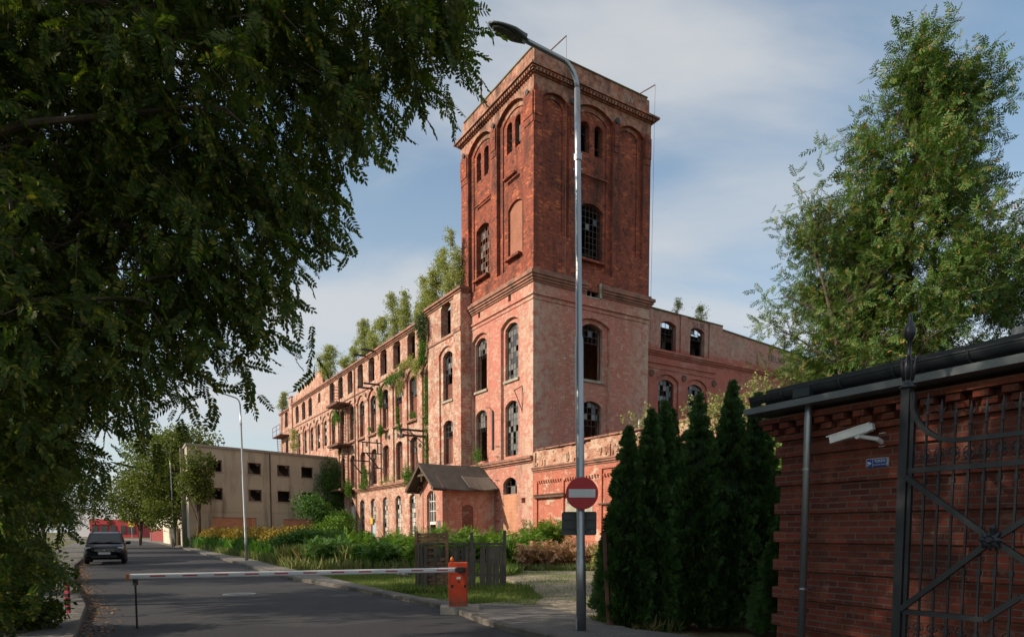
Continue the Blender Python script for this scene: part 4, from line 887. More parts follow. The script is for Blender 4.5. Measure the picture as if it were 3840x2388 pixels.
def build_porch():
    T = fthing('entrance_porch', 'small gabled brick entrance porch with sagging dark felt roof', 'porch', -2.2, 6.5)
    ya, yb, xf, yc = 4.76, 8.3, -4.0, 6.53
    mb = MB(); P = plane_x(xf)
    gable = [(ya, -.1), (yb, -.1), (yb, 4.5), (yc, 6.0), (ya, 4.5)]
    wall(mb, P, gable, 0, [(arch(5.86, 7.28, -.05, 3.95, .42), .32, None)])
    mb.add([(xf, ya, -.1), (-.02, ya, -.1), (-.02, ya, 4.6), (xf, ya, 4.6)], [(0, 1, 2, 3)])
    mb.add([(xf, yb, -.1), (-.46, yb, -.1), (-.46, yb, 4.6), (xf, yb, 4.6)], [(0, 3, 2, 1)])
    mb.box(xf-.05, xf+.35, ya-.05, ya+.45, -.1, 4.45); mb.box(xf-.05, xf+.35, yb-.45, yb+.05, -.1, 4.45)
    for k in range(6):      # stepped brick frieze under the gable
        mb.box(xf-.05, xf+.004, 5.0+.2*k, 5.2+.2*k, 4.55+.17*k, 4.72+.17*k); mb.box(xf-.05, xf+.004, 8.06-.2*k-.2, 8.06-.2*k, 4.55+.17*k, 4.72+.17*k)
    mb.box(xf-.06, xf+.003, 6.45, 6.6, 4.5, 5.4)
    mb.build('wall', 'painted_brick', T)
    bn = MB(); bn.prism(arch(-2.55, -1.7, -.05, 3.2, .18), plane_y(ya), -.006, .02)
    bn.build('bricked_opening', 'infill_brick', T)
    rf = MB()
    def slope(yr, ye, zr, ze, x0, x1, dz, name, mat, sag=.10):
        m = MB(); n = 10; vs = []
        for i in range(n+1):
            x = x0+(x1-x0)*i/n; s = -sag*math.sin(math.pi*i/n)
            for z in (0, -.07): vs += [(x, yr, zr+dz+z+s*.4), (x, ye, ze+dz+z+s+random.uniform(-.015, .015))]
        fs = []
        for i in range(n):
            a = i*4; b = a+4; fs += [(a, b, b+1, a+1), (a+2, a+3, b+3, b+2), (a+1, b+1, b+3, a+3), (a, a+2, b+2, b)]
        fs += [(0, 1, 3, 2), (n*4, n*4+2, n*4+3, n*4+1)]
        m.add(vs, fs); return m.build(name, mat, T)
    r = slope(yc, 4.2, 6.20, 4.42, -4.95, -.05, 0, 'roof', 'roof_felt'); slope(yc, 8.88, 6.20, 4.42, -4.95, -.5, 0, 'roof', 'roof_felt')
    slope(5.35, 4.1, 5.26, 4.42, -2.3, -.15, .10, 'roof_patch', 'felt_patch', .14)
    tm = MB()
    for x in (-4.88, -4.15):
        tm.bar((x, yc, 6.05), (x, 4.3, 4.38), .12, .16); tm.bar((x, yc, 6.05), (x, 8.76, 4.38), .12, .16)
    tm.bar((-4.7, 5.65, 5.38), (-4.7, 7.4, 5.38), .1, .14); tm.bar((-4.7, yc, 6.0), (-4.7, yc, 4.95), .1); tm.bar((-4.9, 4.4, 4.3), (-3.9, 4.4, 4.3), .12); tm.bar((-4.9, 8.66, 4.3), (-3.9, 8.66, 4.3), .12); tm.bar((-4.4, 7.9, 4.65), (-4.0, 7.9, 4.65), .14)
    tm.build('rafter', 'old_timber', T)
    dr = MB(); fr = plane_x(xf); d = .2
    def bx(a, b, c, e, m=dr, dd=d, th=.06): m.prism(rect(a, b, c, e), fr, dd, dd+th)
    bx(5.86, 5.94, 0, 4.0); bx(7.20, 7.28, 0, 4.0); bx(6.53, 6.61, 2.2, 4.33); bx(5.94, 7.20, 2.05, 2.25)
    for z in (2.95, 3.62): bx(5.94, 6.53, z, z+.05); bx(6.61, 7.2, z, z+.05)
    for u in (6.2, 6.9): bx(u, u+.04, 2.25, 4.15)
    n = 8
    for i in range(n):
        a, b = 5.86+1.42*i/n, 5.86+1.42*(i+1)/n; f = lambda u: arch_top(5.86, 7.28, 3.95, .42, u)
        dr.prism([(a, f(a)-.09), (b, f(b)-.09), (b, f(b)-.005), (a, f(a)-.005)], fr, d, d+.06)
    door = dr.build('door', 'white_paint', T)
    gl = MB(); gl.prism(rect(5.94, 6.55, 2.95, 3.6), fr, d+.025, d+.03); gl.cut().prism(rect(6.63, 7.18, 2.26, 2.95), fr, d+.025, d+.03); gl.build_each('pane', 'dark_pane', door)
    bk = MB(); bk.box(xf+1.6, xf+1.7, ya+.1, yb-.1, 0, 4.5); bk.build('inner_wall', 'interior', T)
    wd = MB(); wd.box(xf-.06, xf-.052, 5.0, 5.45, 1.3, 2.3); wd.build('notice', 'flashing', T)
    return T
build_porch()

# ================================================================== GREY BUILDING and what stands far off
def build_grey():
    A = Vector((-30.2, 63.0, 0)); B = Vector((-19.75, 74.8, 0)); U = (B-A); Lw = U.length; U.normalize()
    ang = math.atan2(U.y, U.x)
    T = thing('concrete_building', 'grey rendered flat roofed building with small broken square windows', 'building', A, ang)
    F = plane_y(0.0); mb = MB(); kids = []; H = 9.62
    # measured along the wall: windows in two rows and two blocked gateways
    cols = (2.0, 6.05, 9.25, 12.05, 14.75); wins = []
    for i, x in enumerate(cols):
        for z in (7.35, 4.65):
            kids.append((rect(x-.72, x+.72, z, z+1.15), .3, None)); wins.append((x, z))
    kids.append((rect(1.6, 6.1, -.05, 2.95), .15, [])); kids.append((rect(9.1, 12.7, -.05, 2.85), .15, []))
    wall(mb, F, rect(-.6, Lw, -.1, H), 0, kids)
    # side walls follow the road and the mill, so the plan is skewed
    def to_local(p): q = p-A; return (q.dot(U), q.dot(Vector((-U.y, U.x, 0))))
    s = Vector((-.53, .848, 0)); a2 = to_local(A+s*20); b2 = to_local(B+s*14)
    mb.add([(-.6, 0, -.1), (a2[0], a2[1], -.1), (a2[0], a2[1], H), (-.6, 0, H)], [(0, 1, 2, 3)])
    mb.build('wall', 'grey_render', T)
    rf = MB(); rf.add([(-.75, -.14, H), (Lw, -.14, H), (b2[0], b2[1], H), (a2[0], a2[1], H), (-.75, -.14, H+.22), (Lw, -.14, H+.22), (b2[0], b2[1], H+.22), (a2[0], a2[1], H+.22)], [(3,2,1,0),(4,5,6,7),(0,1,5,4),(1,2,6,5),(2,3,7,6),(3,0,4,7)]); rf.build('roof', 'concrete', T)
    for x, z in wins:
        m = MB()
        for a, b, c, e in ((x-.72, x-.66, z, z+1.15), (x+.66, x+.72, z, z+1.15), (x-.66, x+.66, z, z+.06), (x-.66, x+.66, z+1.09, z+1.15)): m.prism(rect(a, b, c, e), F, .16, .22)
        w = m.build('window', 'rust_bar', T)
        g = MB(); r = random.random()
        if r < .8:      # shards left in the frame
            g.add([(x-.66, .19, z+.06), (x-.66, .19, z+1.09), (x-.3-r*.3, .19, z+1.09), (x-.45, .19, z+.6), (x-.1, .19, z+.25), (x+.1, .19, z+.06)], [(0, 1, 2, 3, 4, 5)])
            g.cut().add([(x+.66, .19, z+1.09), (x+.1, .19, z+1.09), (x+.45, .19, z+.8)], [(0, 1, 2)]); g.build_each('pane', 'dark_pane', w)
        sl = MB(); sl.box(x-.8, x+.8, -.05, .1, z-.09, z-.003); sl.build('sill', 'concrete', w)
    bb = MB(); bb.box(1.62, 6.08, .06, .149, -.05, 2.93); bb.cut().box(9.12, 12.68, .06, .149, -.05, 2.83); bb.build_each('blocked_gateway', 'orange_block', T)
    pp = MB(); pp.tube([(7.7, -.09, H), (7.7, -.09, .1)], .06, 8); pp.build('downpipe', 'rusty_steel', T)
    st = MB(); st.box(-.6, Lw, -.03, .003, 3.50, 3.58); st.build('string_course', 'grey_render', T)
    it = MB(); it.box(-.2, Lw-.1, 2.5, 2.6, 0, H); it.box(-.2, Lw-.1, .4, 2.5, 6.4, 6.6); it.build('inner_wall', 'interior', T)
build_grey()

def far_buildings():
    T = thing('red_building', 'long bright red building with dark windows at the far end of the road', 'building', (-101.2, 168, 0), R(4))
    mb = MB(); mb.box(-6, 5.6, 0, 9, -.2, 4.5); mb.box(-6, -1, -.3, 0, 3.3, 4.62); mb.build('wall', 'red_facade', T)
    for i, (a, b) in enumerate(((-5.4, -4.0), (-3.4, -1.6), (-1.0, .4), (1.6, 2.8), (3.4, 5.0))):
        w = MB(); w.box(a, b, -.12, .1, .9, 3.0); w.build('window', 'dark_pane', T)
    up = MB(); up.box(-16, 1, 12, 22, 0, 7.6); up.build('upper_block', 'white_facade', T)
    T = thing('low_house', 'low cream house with maroon plinth beside the far pavement', 'house', (-56.3, 104.5, 0), R(58))
    mb = MB(); mb.box(-1, 12, -7, 0, 1.9, 4.6); mb.build('wall', 'cream_render', T)
    m2 = MB(); m2.box(-1.06, 12.06, -7.06, .06, -.1, 1.9); m2.build('plinth', 'maroon_render', T)
    rf = MB(); rf.box(-1.3, 12.3, -7.3, .3, 4.6, 4.85); rf.build('roof', 'roof_felt', T)
    T = thing('boundary_wall', 'pale concrete boundary wall behind the tree trunks by the grey building', 'wall', (-36.8, 72.5, 0), R(121.5))
    mb = MB()
    for k in range(6): mb.box(k*3.2, k*3.2+3.1, 0, .15, -.1, 2.1+.1*(k % 2))
    mb.build('wall', 'cream_render', T)
    T = thing('priority_road_sign', 'yellow diamond priority road sign with plate below, far down the road', 'road sign', (-75.5, 131, 0))
    p = MB(); p.tube([(0, 0, 0), (0, 0, 4.2)], .06, 8); p.build('post', 'galvanised', T)
    d = MB(); d.prism([(0, 3.6), (.62, 4.22), (0, 4.84), (-.62, 4.22)], plane_y(-.08), -.02, .01); w = d.build('diamond', 'sign_white', T)
    d = MB(); d.prism([(0, 3.76), (.46, 4.22), (0, 4.68), (-.46, 4.22)], plane_y(-.10), -.015, .0); d.build('face', 'sign_yellow', w)
    q = MB(); q.box(-.55, .55, -.1, -.06, 2.45, 3.45); w = q.build('plate', 'sign_yellow', T)
    q = MB(); q.box(-.42, .42, -.115, -.101, 2.9, 3.02); q.box(-.06, .06, -.115, -.101, 2.55, 2.9); q.box(-.3, -.2, -.115, -.101, 3.02, 3.3); q.build('road_mark', 'black_plastic', w)
far_buildings()

# ================================================================== GATEHOUSE on the right
GH = Vector((3.63, 9.0, 0)); GA = math.atan2(-.875, .485)
gx, gy = Vector((math.cos(GA), math.sin(GA), 0)), Vector((-math.sin(GA), math.cos(GA), 0))
def G_(x, y, z=0.0): return GH+gx*x+gy*y+Vector((0, 0, z))
def build_gatehouse():
    T = thing('brick_gatehouse', 'dark red brick gatehouse with banded wall and black gutter behind the iron gate', 'building', GH, GA)
    L, D, mb = 8.0, 4.2, MB()
    CH = .0755
    mb.box(0, L, .03, D, -.1, 3.16)
    k = 0; z = -.06
    while z < 2.72:             # two courses forward, three back, like quoins all along the wall
        mb.box(-.052, L, -.022, .5, z+.003, z+2*CH-.003); mb.box(-.052, .4, .5, D, z+.003, z+2*CH-.003)
        z += 5*CH
    # corbelled cornice of single bricks
    for j, (p, gap) in enumerate(((.05, 0), (.10, 1), (.16, 1), (.20, 0))):
        za = 2.80+j*CH
        if not gap: mb.box(-p, L, -p, .4, za, za+CH-.004); mb.box(-p, .3, .4, D, za, za+CH-.004)
        else:
            x = -p
            while x < L: mb.box(x, x+.14, -p, .2, za+.002, za+CH-.006); x += .26
            mb.box(.0, L, .005, .3, za+.001, za+CH-.005); mb.box(-p, .3, .3, D, za+.002, za+CH-.006)
    mb.build('wall', 'gatehouse_brick', T)
    fl = MB(); fl.box(-.27, L, -.42, D+.2, 3.155, 3.235); fl.build('eaves_flashing', 'flashing', T)
    rf = MB(); rf.add([(-.08, -.22, 3.24), (L, -.22, 3.24), (L, D+.2, 3.24), (-.08, D+.2, 3.24), (-.08, -.22, 3.47), (L, -.22, 3.47), (L, D+.2, 3.72), (-.08, D+.2, 3.72)], [(3,2,1,0),(4,5,6,7),(0,1,5,4),(1,2,6,5),(2,3,7,6),(3,0,4,7)]); rf.build('roof', 'roof_metal', T)
    gt = MB(); n = 9; xs = (-.20, L)       # half round gutter
    prof = [(-.33+.075*math.cos(a), 3.37+.085*math.sin(a)) for a in [math.pi+math.pi*i/n for i in range(n+1)]]
    prof2 = [(y*1.0 if 0 else -.33+.066*math.cos(a), 3.37+.076*math.sin(a)) for y, a in [(0, math.pi+math.pi*i/n) for i in range(n+1)]]
    vs = [(x, y, z) for x in xs for y, z in prof]+[(x, y, z) for x in xs for y, z in prof2]; m = n+1
    gt.add(vs, [(i, i+1, m+i+1, m+i) for i in range(n)]+[(2*m+i, 3*m+i, 3*m+i+1, 2*m+i+1) for i in range(n)]+[(i, 2*m+i, 2*m+i+1, i+1) for i in range(n)])
    gt.bar((-.20, -.408, 3.372), (L, -.408, 3.372), .02, .014)
    gut = gt.build('gutter', 'gutter_metal', T)
    rg = MB()
    for x in (.32, 1.12, 1.75, 2.5, 3.3): rg.cut().tube([(x, -.33+.09*math.cos(a), 3.37+.1*math.sin(a)) for a in [math.pi*(.98+1.04*i/8) for i in range(9)]], .011, 6)
    rg.cut().box(.5, .74, -.42, -.25, 3.25, 3.36); rg.build_each('gutter_bracket', 'gutter_metal', gut)
    dp = MB(); dp.tube([(.62, -.27, 3.30), (.62, -.27, 3.0), (.62, -.27, 0.02)], .045, 14); pipe = dp.build('downpipe', 'galvanised', T, smooth=True)
    cl = MB()
    for z in (2.36, .86): cl.cut().tube([(.62, -.27, z), (.62, -.27, z+.02)], .054, 12); cl.bar((.57, .02, z+.01), (.57, -.27, z+.01), .015)
    cl.build_each('pipe_clip', 'galvanised', pipe)
    for x, h, m in ((2.05, .36, 'flashing'), (3.3, .55, 'cream_render')):
        q = MB(); q.lathe([(.075, 3.5), (.075, 3.55+h), (.085, 3.55+h), (.085, 3.62+h), (.075, 3.64+h)], (x, 1.6, 0), 14); q.build('roof_vent', m, T)
    wr = MB(); wr.tube([(x, .35, 3.62+.02*math.sin(x*2)) for x in (0.9, 1.6, 2.2, 2.9, 3.6, 4.4)], .005, 5); wr.bar((2.75, .35, 3.45), (2.75, .35, 3.66), .012); wr.lathe([(.004, 3.66), (.03, 3.69), (.004, 3.74)], (2.75, .35, 0), 8); wr.build('roof_wire', 'black_plastic', T)
    # surveillance camera on its bracket
    S = thing('surveillance_camera', 'white surveillance camera on bracket fixed to the brick gatehouse wall', 'camera', G_(1.42, 0, 2.66), GA)
    b = MB(); d = Vector((-.93, -.14, -.20)).normalized(); p0 = Vector((-.02, -.20, .13)); p1 = p0+d*.47; upv = Vector((0, 0, 1))
    b.bar(p0, p1, .085, .085); b.bar(p0+Vector((0, 0, .048)), p1+d*.04+Vector((0, 0, .048)), .10, .014); b.bar(p0+d*-.03, p0, .07, .07); b.build('housing', 'camera_white', S)
    ln = MB(); ln.bar(p1+d*-.002, p1+d*.004, .07, .07); ln.build('lens', 'dark_pane', S)
    k_ = MB(); k_.box(-.035, .035, -.02, 0, -.08, .08); k_.tube([(0, -.01, -.03), (0, -.10, .0), tuple(p0+d*.13+Vector((0, 0, -.06)))], [.03, .026, .024], 8); k_.lathe([(.034, -.03), (.034, .03)], tuple(p0+d*.14+Vector((0, 0, -.055))), 10, 'y'); k_.bar(p0+d*.03+Vector((0, 0, -.045)), p0+d*.24+Vector((0, 0, -.045)), .05, .012); k_.build('bracket', 'camera_white', S)
    P = thing('notice_plate', 'small blue plate reading TEREN MONITOROWANY on the gatehouse wall', 'sign', G_(1.36, 0, 2.40), GA)
    q = MB(); q.box(-.128, .128, -.008, .028, -.052, .052); pl = q.build('plate', 'sign_white', P)
    q = MB(); q.box(-.123, -.048, -.0095, -.0078, -.047, .047); q.box(-.043, .123, -.0095, -.0078, -.047, .047); q.build('blue_field', 'sign_blue', pl)
    text_mesh('lettering', 'TEREN', .045, 'sign_white', on_front(.04, -.0098, .017), P, .0005); text_mesh('lettering', 'MONITOROWANY', .0185, 'sign_white', on_front(.04, -.0098, -.024), P, .0005)
    q = MB(); q.prism([(-.112, .0), (-.108, .022), (-.066, .006), (-.062, -.008), (-.075, -.014), (-.10, -.008)], plane_y(-.0098), -.001, .0); q.prism([(-.115, -.03), (-.115, -.02), (-.09, -.018), (-.085, -.026)], plane_y(-.0098), -.001, .0); q.build('pictogram', 'sign_white', P)
build_gatehouse()

def build_gate():
    org = Vector((3.90, 6.60, 0))
    T = thing('wrought_iron_gate', 'black wrought iron gate leaf standing open before the brick gatehouse', 'gate', org, GA)
    Lf = 1.66
    m = MB(); m.box(-.042, .042, -.042, .042, 0, 3.0); m.box(.05, .085, -.02, .02, .05, 2.95); post = m.build('post', 'wrought_iron', T)
    f = MB(); f.lathe([(.075, 3.0), (.075, 3.02), (.05, 3.03), (.042, 3.08), (.05, 3.12), (.062, 3.2), (.05, 3.27), (.02, 3.30), (.02, 3.46), (.03, 3.465), (.055, 3.52), (.058, 3.56), (.035, 3.62), (.016, 3.66), (.02, 3.69), (.004, 3.73)], (0, 0, 0), 10); 
    for a in range(6):
        c, s = math.cos(a*1.047), math.sin(a*1.047); f.tube([(.04*c, .04*s, 3.08), (.06*c, .06*s, 3.2), (.075*c, .075*s, 3.29), (.105*c, .105*s, 3.30)], [.018, .022, .014, .008], 6)
    f.build('finial', 'wrought_iron', post, smooth=True)
    r = MB(); pts = []
    for i in range(9):
        a = i/8*math.pi/2; pts.append((.04+.46*(1-math.cos(a)), 0, 2.95-.51*math.sin(a)))
    pts += [(.8, 0, 2.44), (Lf, 0, 2.44)]
    for a, b in zip(pts, pts[1:]): r.bar(a, b, .045, .05, up=(0, 1, 0))
    r.bar((.04, 0, 2.19), (Lf, 0, 2.19), .045, .05); r.bar((.04, 0, .80), (.78, 0, .80), .045, .05); r.bar((.78, 0, .80), (1.05, 0, 1.03), .045, .05); r.bar((1.05, 0, 1.03), (Lf, 0, 1.03), .045, .05)
    r.bar((.04, 0, .45), (Lf, 0, .45), .04, .05); r.bar((Lf, 0, .3), (Lf, 0, 2.5), .05, .05)
    r.bar((.04, -.03, 2.13), (.83, -.03, 1.52), .05, .045, up=(0, 1, 0)); r.bar((.83, -.03, 1.52), (.04, -.03, .82), .05, .045, up=(0, 1, 0)); r.bar((.83, -.03, 1.52), (Lf, -.03, 2.13), .05, .045, up=(0, 1, 0)); r.bar((.83, -.03, 1.52), (Lf, -.03, .95), .05, .045, up=(0, 1, 0))
    r.build('frame', 'wrought_iron', T)
    for k in range(11):
        x = .20+.129*k; b = MB(); zt = {0: 2.93, 1: 2.84}.get(k, 2.79)
        b.bar((x, .0, .3), (x, .0, zt-.2), .018, .018)
        b.lathe([(.011, zt-.22), (.018, zt-.215), (.018, zt-.2), (.012, zt-.19), (.015, zt-.1), (.010, zt-.05), (.002, zt+.0)], (x, 0, 0), 6)
        for s in (-1, 1): b.tube([(x, 0, zt-.12), (x+s*.022, 0, zt-.11), (x+s*.045, 0, zt-.075)], [.008, .007, .003], 5)
        for zz in (2.30, 2.05, 1.2, .62): b.box(x-.016, x+.016, -.016, .016, zz, zz+.045)
        b.build('bar', 'wrought_iron', T)
    s = MB()
    for k in range(24):
        xc = .135+.129*(k % 12)
        if k == 12: s.cut()
        for (zc, sg) in ((2.26, 1), (2.38, -1)) if k < 12 else ((.52, 1), (.70, -1)):
            for sd in (-1, 1):
                pp = []
                for i in range(13):
                    t = i/12; a = t*4.6; rr = .045*(1-.72*t); pp.append((xc+sd*(.055-rr*math.sin(a)*.9-.018*t), 0, zc+sg*(.045-rr*math.cos(a))))
                s.tube(pp, .0055, 4)
    s.build_each('scrollwork', 'wrought_iron', T)
    k = MB(); 
    for a in range(8):
        an = a*math.pi/4; c, sn = math.cos(an), math.sin(an); k.tube([(.83, -.05, 1.52), (.83+.05*c, -.085, 1.52+.05*sn), (.83+.09*c, -.07, 1.52+.09*sn)], [.03, .03, .012], 6)
    k.lathe([(.04, -.05), (.045, -.09), (.02, -.12)], (.83, 0, 1.52), 10, 'y'); k.tube([(.85, -.08, 1.56), (.86, -.1, 1.63), (.86, -.09, 1.66)], [.025, .028, .01], 8); k.build('rosette', 'wrought_iron', T)
build_gate()

# ================================================================== STREET FURNITURE
def street_lamp(x, y, label, arm=True, h=8.3, lean=(0, 0)):
    T = thing('street_lamp', label, 'street lamp', (x, y, .03), 0, 'grey street lamps along the right pavement')
    lx, ly = lean; f = lambda z: (lx*z/8, ly*z/8, z)
    p = MB(); prof = [(0, .078), (1.12, .078), (1.15, .067), (4.5, .064), (4.58, .050), (7.2, .046), (h-.5, .043)]
    p.tube([f(z) for z, r in prof], [r for z, r in prof], 14); pole = p.build('pole', 'galvanised', T, smooth=True)
    c = MB(); c.tube([f(7.14), f(7.22)], .062, 12)
    for z in (7.02, 7.24, 1.6): c.bar((-.07+f(z)[0], 0, z), (.07+f(z)[0], 0, z), .02)
    c.box(-.095, -.07, -.05, .0, .02, .2); c.build('collar', 'galvanised', pole)
    a = MB(); t = Vector(f(h-.5)); d = Vector((-.97, -.24, 0)); pts = [t]
    for i in range(1, 7):
        an = i/6*R(68); pts.append(t+Vector((0, 0, .40*math.sin(an)))+d*(.34*(1-math.cos(an))))
    e = pts[-1]; ed = (d*math.cos(R(17))+Vector((0, 0, math.sin(R(17)))))
    pts += [e+ed*.32, e+ed*.66]
    a.tube(pts, .036, 12); a.build('arm', 'galvanised', T, smooth=True)
    hb = pts[-1]; hd = (d*math.cos(R(14))+Vector((0, 0, math.sin(R(14))))).normalized(); sx = hd.cross(Vector((0, 0, 1))).normalized(); up = sx.cross(hd)
    H = MB(); n = 9; rings = []
    for i in range(n+1):
        s = i/n; w = .135*math.sqrt(max(.0, 1-(2*max(s-.35, 0)/1.3)**2))*(.45+.55*min(1, s/.3)); th = .085*(1-.75*s)+.012
        ctr = hb-hd*.05+hd*(.58*s)
        rings.append([ctr+sx*w*math.cos(q)+up*(th*.9*max(math.sin(q), -.25)) for q in [2*math.pi*k/12 for k in range(12)]])
    H.add([v for r_ in rings for v in r_], [(i*12+k, i*12+(k+1)%12, (i+1)*12+(k+1)%12, (i+1)*12+k) for i in range(n) for k in range(12)]+[tuple(range(11, -1, -1)), tuple(n*12+k for k in range(12))])
    head = H.build('lamp_head', 'lamp_shell', T, smooth=True)
    g = MB(); c0 = hb+hd*.29-up*.026; g.add([c0+hd*.18*math.cos(q)+sx*.085*math.sin(q) for q in [2*math.pi*k/14 for k in range(14)]]+[c0-up*.012+hd*.16*math.cos(q)+sx*.075*math.sin(q) for q in [2*math.pi*k/14 for k in range(14)]], [tuple(range(14, 28))]+[(k, (k+1)%14, 14+(k+1)%14, 14+k) for k in range(14)]); g.build('lens', 'lamp_lens', head)
    return T
LAMP = street_lamp(1.10, 10.35, 'tall galvanised street lamp carrying the no entry sign in the foreground', lean=(-.12, 0), h=8.68)
for x, y, lab, s in ((-14.2, 35.2, 'tall galvanised street lamp standing before the grey concrete building', 1.0), (-34.35, 67.0, 'farthest tall galvanised street lamp beside the leafy roadside tree', 1.12)):
    c = copy_tree(LAMP); c.location = (x, y, .03); c['label'] = lab; c.scale = (s, s, s)
sp = thing('lamp_post', 'short pale post beside the far pavement', 'post', (-54.5, 99.5, .04)); q = MB(); q.tube([(0, 0, 0), (0, 0, 1.4), (0, 0, 4.2)], [.07, .06, .05], 8); q.build('pole', 'galvanised', sp)

def no_entry():
    T = thing('no_entry_sign', 'round red no entry sign with white bar mounted on the street lamp', 'road sign', (1.08, 10.22, 2.18))
    d = MB(); d.lathe([(.246, -.012), (.25, -.006), (.25, .004), (.243, .010)], (0, 0, 0), 40, 'y'); disc = d.build('disc', 'sign_red', T)
    b = MB(); b.box(-.205, .205, -.0155, -.012, -.064, .064); b.build('bar', 'sign_white', disc)
    k = MB(); k.box(-.08, .08, .012, .045, .10, .13); k.box(-.08, .08, .012, .045, -.13, -.10); k.build('bracket', 'galvanised', T)
    T = thing('sign_board', 'square grey sign seen from behind on the street lamp under the red disc', 'road sign', (1.06, 10.44, 1.72), R(-12))
    d = MB(); w, h, r = .275, .185, .03; poly = []
    for cx, cz, a0 in ((w-r, h-r, 0), (-w+r, h-r, 90), (-w+r, -h+r, 180), (w-r, -h+r, 270)):
        poly += [(cx+r*math.cos(R(a0+k*30)), cz+r*math.sin(R(a0+k*30))) for k in range(4)]
    d.prism(poly, plane_y(0), -.004, .008); pl = d.build('plate', 'sign_back_grey', T)
    d = MB(); d.box(-.24, .24, -.03, -.004, .06, .085); d.box(-.24, .24, -.03, -.004, -.085, -.06); d.build('rail', 'sign_back_grey', T)
    d = MB(); d.lathe([(.016, -.008), (.016, -.003)], (.205, 0, -.12), 8, 'y'); d.build('rivet', 'flashing', pl)
no_entry()

def barrier():
    T = thing('parking_barrier', 'orange barrier box with long white and red boom lowered across the road', 'barrier', (-1.09, 13.3, .04), R(4))
    b = MB(); b.box(-.36, .42, -.27, .27, -.1, .05); b.build('base', 'concrete', T)
    b = MB(); b.box(-.19, .19, -.16, .16, .05, .93); o = b.build('housing', 'orange_paint', T)
    bv = o.modifiers.new('bevel', 'BEVEL'); bv.width = .012; bv.segments = 2
    sm = MB()
    for a, b, c_, e in ((-.165, .165, .12, .124), (-.165, .165, .70, .704), (-.165, -.161, .12, .704), (.161, .165, .12, .704)): sm.box(a, b, -.1615, -.1595, c_, e)
    sm.build('door_seam', 'black_plastic', o)
    for x, z, w in ((-.12, .46, .05), (.14, .46, .045)): q = MB(); q.box(x-w/2, x+w/2, -.164, -.159, z-.028, z+.028); q.build('lock_cover', 'black_plastic', o)
    q = MB(); q.box(-.194, -.189, -.10, -.02, .43, .50); q.box(-.194, -.189, -.12, -.0, .83, .90); q.build('side_plate', 'flashing', o)
    q = MB(); q.box(-.03, .05, -.164, -.160, .60, .645); q.build('label_plate', 'sign_white', o)
    q = MB()                                # small black maker's emblem
    q.box(-.02, .03, -.163, -.1602, .565, .575); q.box(.02, .033, -.163, -.1602, .53, .575); q.box(-.02, .03, -.163, -.1602, .53, .542); q.build('emblem', 'black_plastic', o)
    q = MB()
    for x in (0, .06): q.box(x-.006, x+.006, -.163, -.1602, .875, .885)
    q.build('vent_hole', 'black_plastic', o)
    h = MB(); h.box(-.03, .15, -.25, -.16, .74, .84); h.lathe([(.05, -.05), (.05, .05)], (.10, -.205, .79), 12, 'y'); h.box(-.06, .1, -.265, -.15, .755, .83); h.build('boom_hub', 'black_plastic', T)
    l = MB(); l.lathe([(.03, .93), (.03, .955), (.038, .96), (.036, 1.0), (.018, 1.035), (.003, 1.045)], (-.125, 0.02, 0), 14); l.build('warning_light', 'orange_lens', T, smooth=True)
    a = Vector((-.03, -.205, .79)); e = Vector((-5.55, -1.79, .79)); d = (e-a).normalized(); sd = d.cross(Vector((0, 0, 1))).normalized()
    m = MB(); n = 14; pf = [(.026*math.copysign(abs(math.cos(q))**.7, math.cos(q)), .046*math.copysign(abs(math.sin(q))**.7, math.sin(q))) for q in [2*math.pi*k/n for k in range(n)]]
    vs = [p+sd*y+Vector((0, 0, z)) for p in (a, e) for y, z in pf]; m.add(vs, [(k, (k+1)%n, n+(k+1)%n, n+k) for k in range(n)]+[tuple(range(n-1, -1, -1)), tuple(range(n, 2*n))]); boom = m.build('boom', 'boom_white', T, smooth=False)
    L = (e-a).length
    side = sd if sd.y < 0 else -sd
    for k in range(11):
        s0 = .18+.50*k; s1 = min(s0+.235, L-.03)
        st = MB(); st.bar(a+d*s0+side*.0262+Vector((0, 0, .004)), a+d*s1+side*.0262+Vector((0, 0, .004)), .003, .024); st.build('stripe', 'boom_red', boom)
    q = MB(); q.bar(e-d*.015, e+d*.03, .058, .098); q.build('end_cap', 'orange_lens', boom)
    f = MB(); fo = e-d*.10; f.box(fo.x-.03, fo.x+.03, fo.y-.03, fo.y+.03, .64, .75); f.bar((fo.x, fo.y, .7), (fo.x, fo.y, -.09), .024); f.lathe([(.035, -.10), (.03, -.08)], (fo.x, fo.y, 0), 10); f.build('support_leg', 'black_plastic', boom)
barrier()
def bollard():
    T = thing('bollard', 'slim bollard striped red and black on the left pavement', 'bollard', (-8.45, 12.45, .035))
    b = MB(); b.box(-.22, .22, -.08, .08, -.03, .012); b.build('base', 'concrete', T)
    for k in range(9):
        m = MB(); m.box(-.033, .033, -.033, .033, .01+k*.062, .01+(k+1)*.062-.001); m.build('stripe', 'boom_red' if k % 2 == 0 else 'black_plastic', T)
bollard()
def manhole():
    T = thing('manhole_cover', 'round iron manhole cover set in the dark asphalt road', 'manhole', (-7.2, 17.3, -.058))
    m = MB(); m.lathe([(.42, -.02), (.42, .004)], (0, 0, 0), 32); m.build('ring', 'flashing', T)
    m = MB(); m.lathe([(.36, -.01), (.36, .007)], (0, 0, 0), 32)
    for i in range(-6, 7):
        for j in range(-6, 7):
            if i*i+j*j < 34 and (i+j) % 2 == 0: m.box(i*.055-.016, i*.055+.016, j*.055-.016, j*.055+.016, .006, .013)
    m.build('lid', 'flashing', T)
manhole()
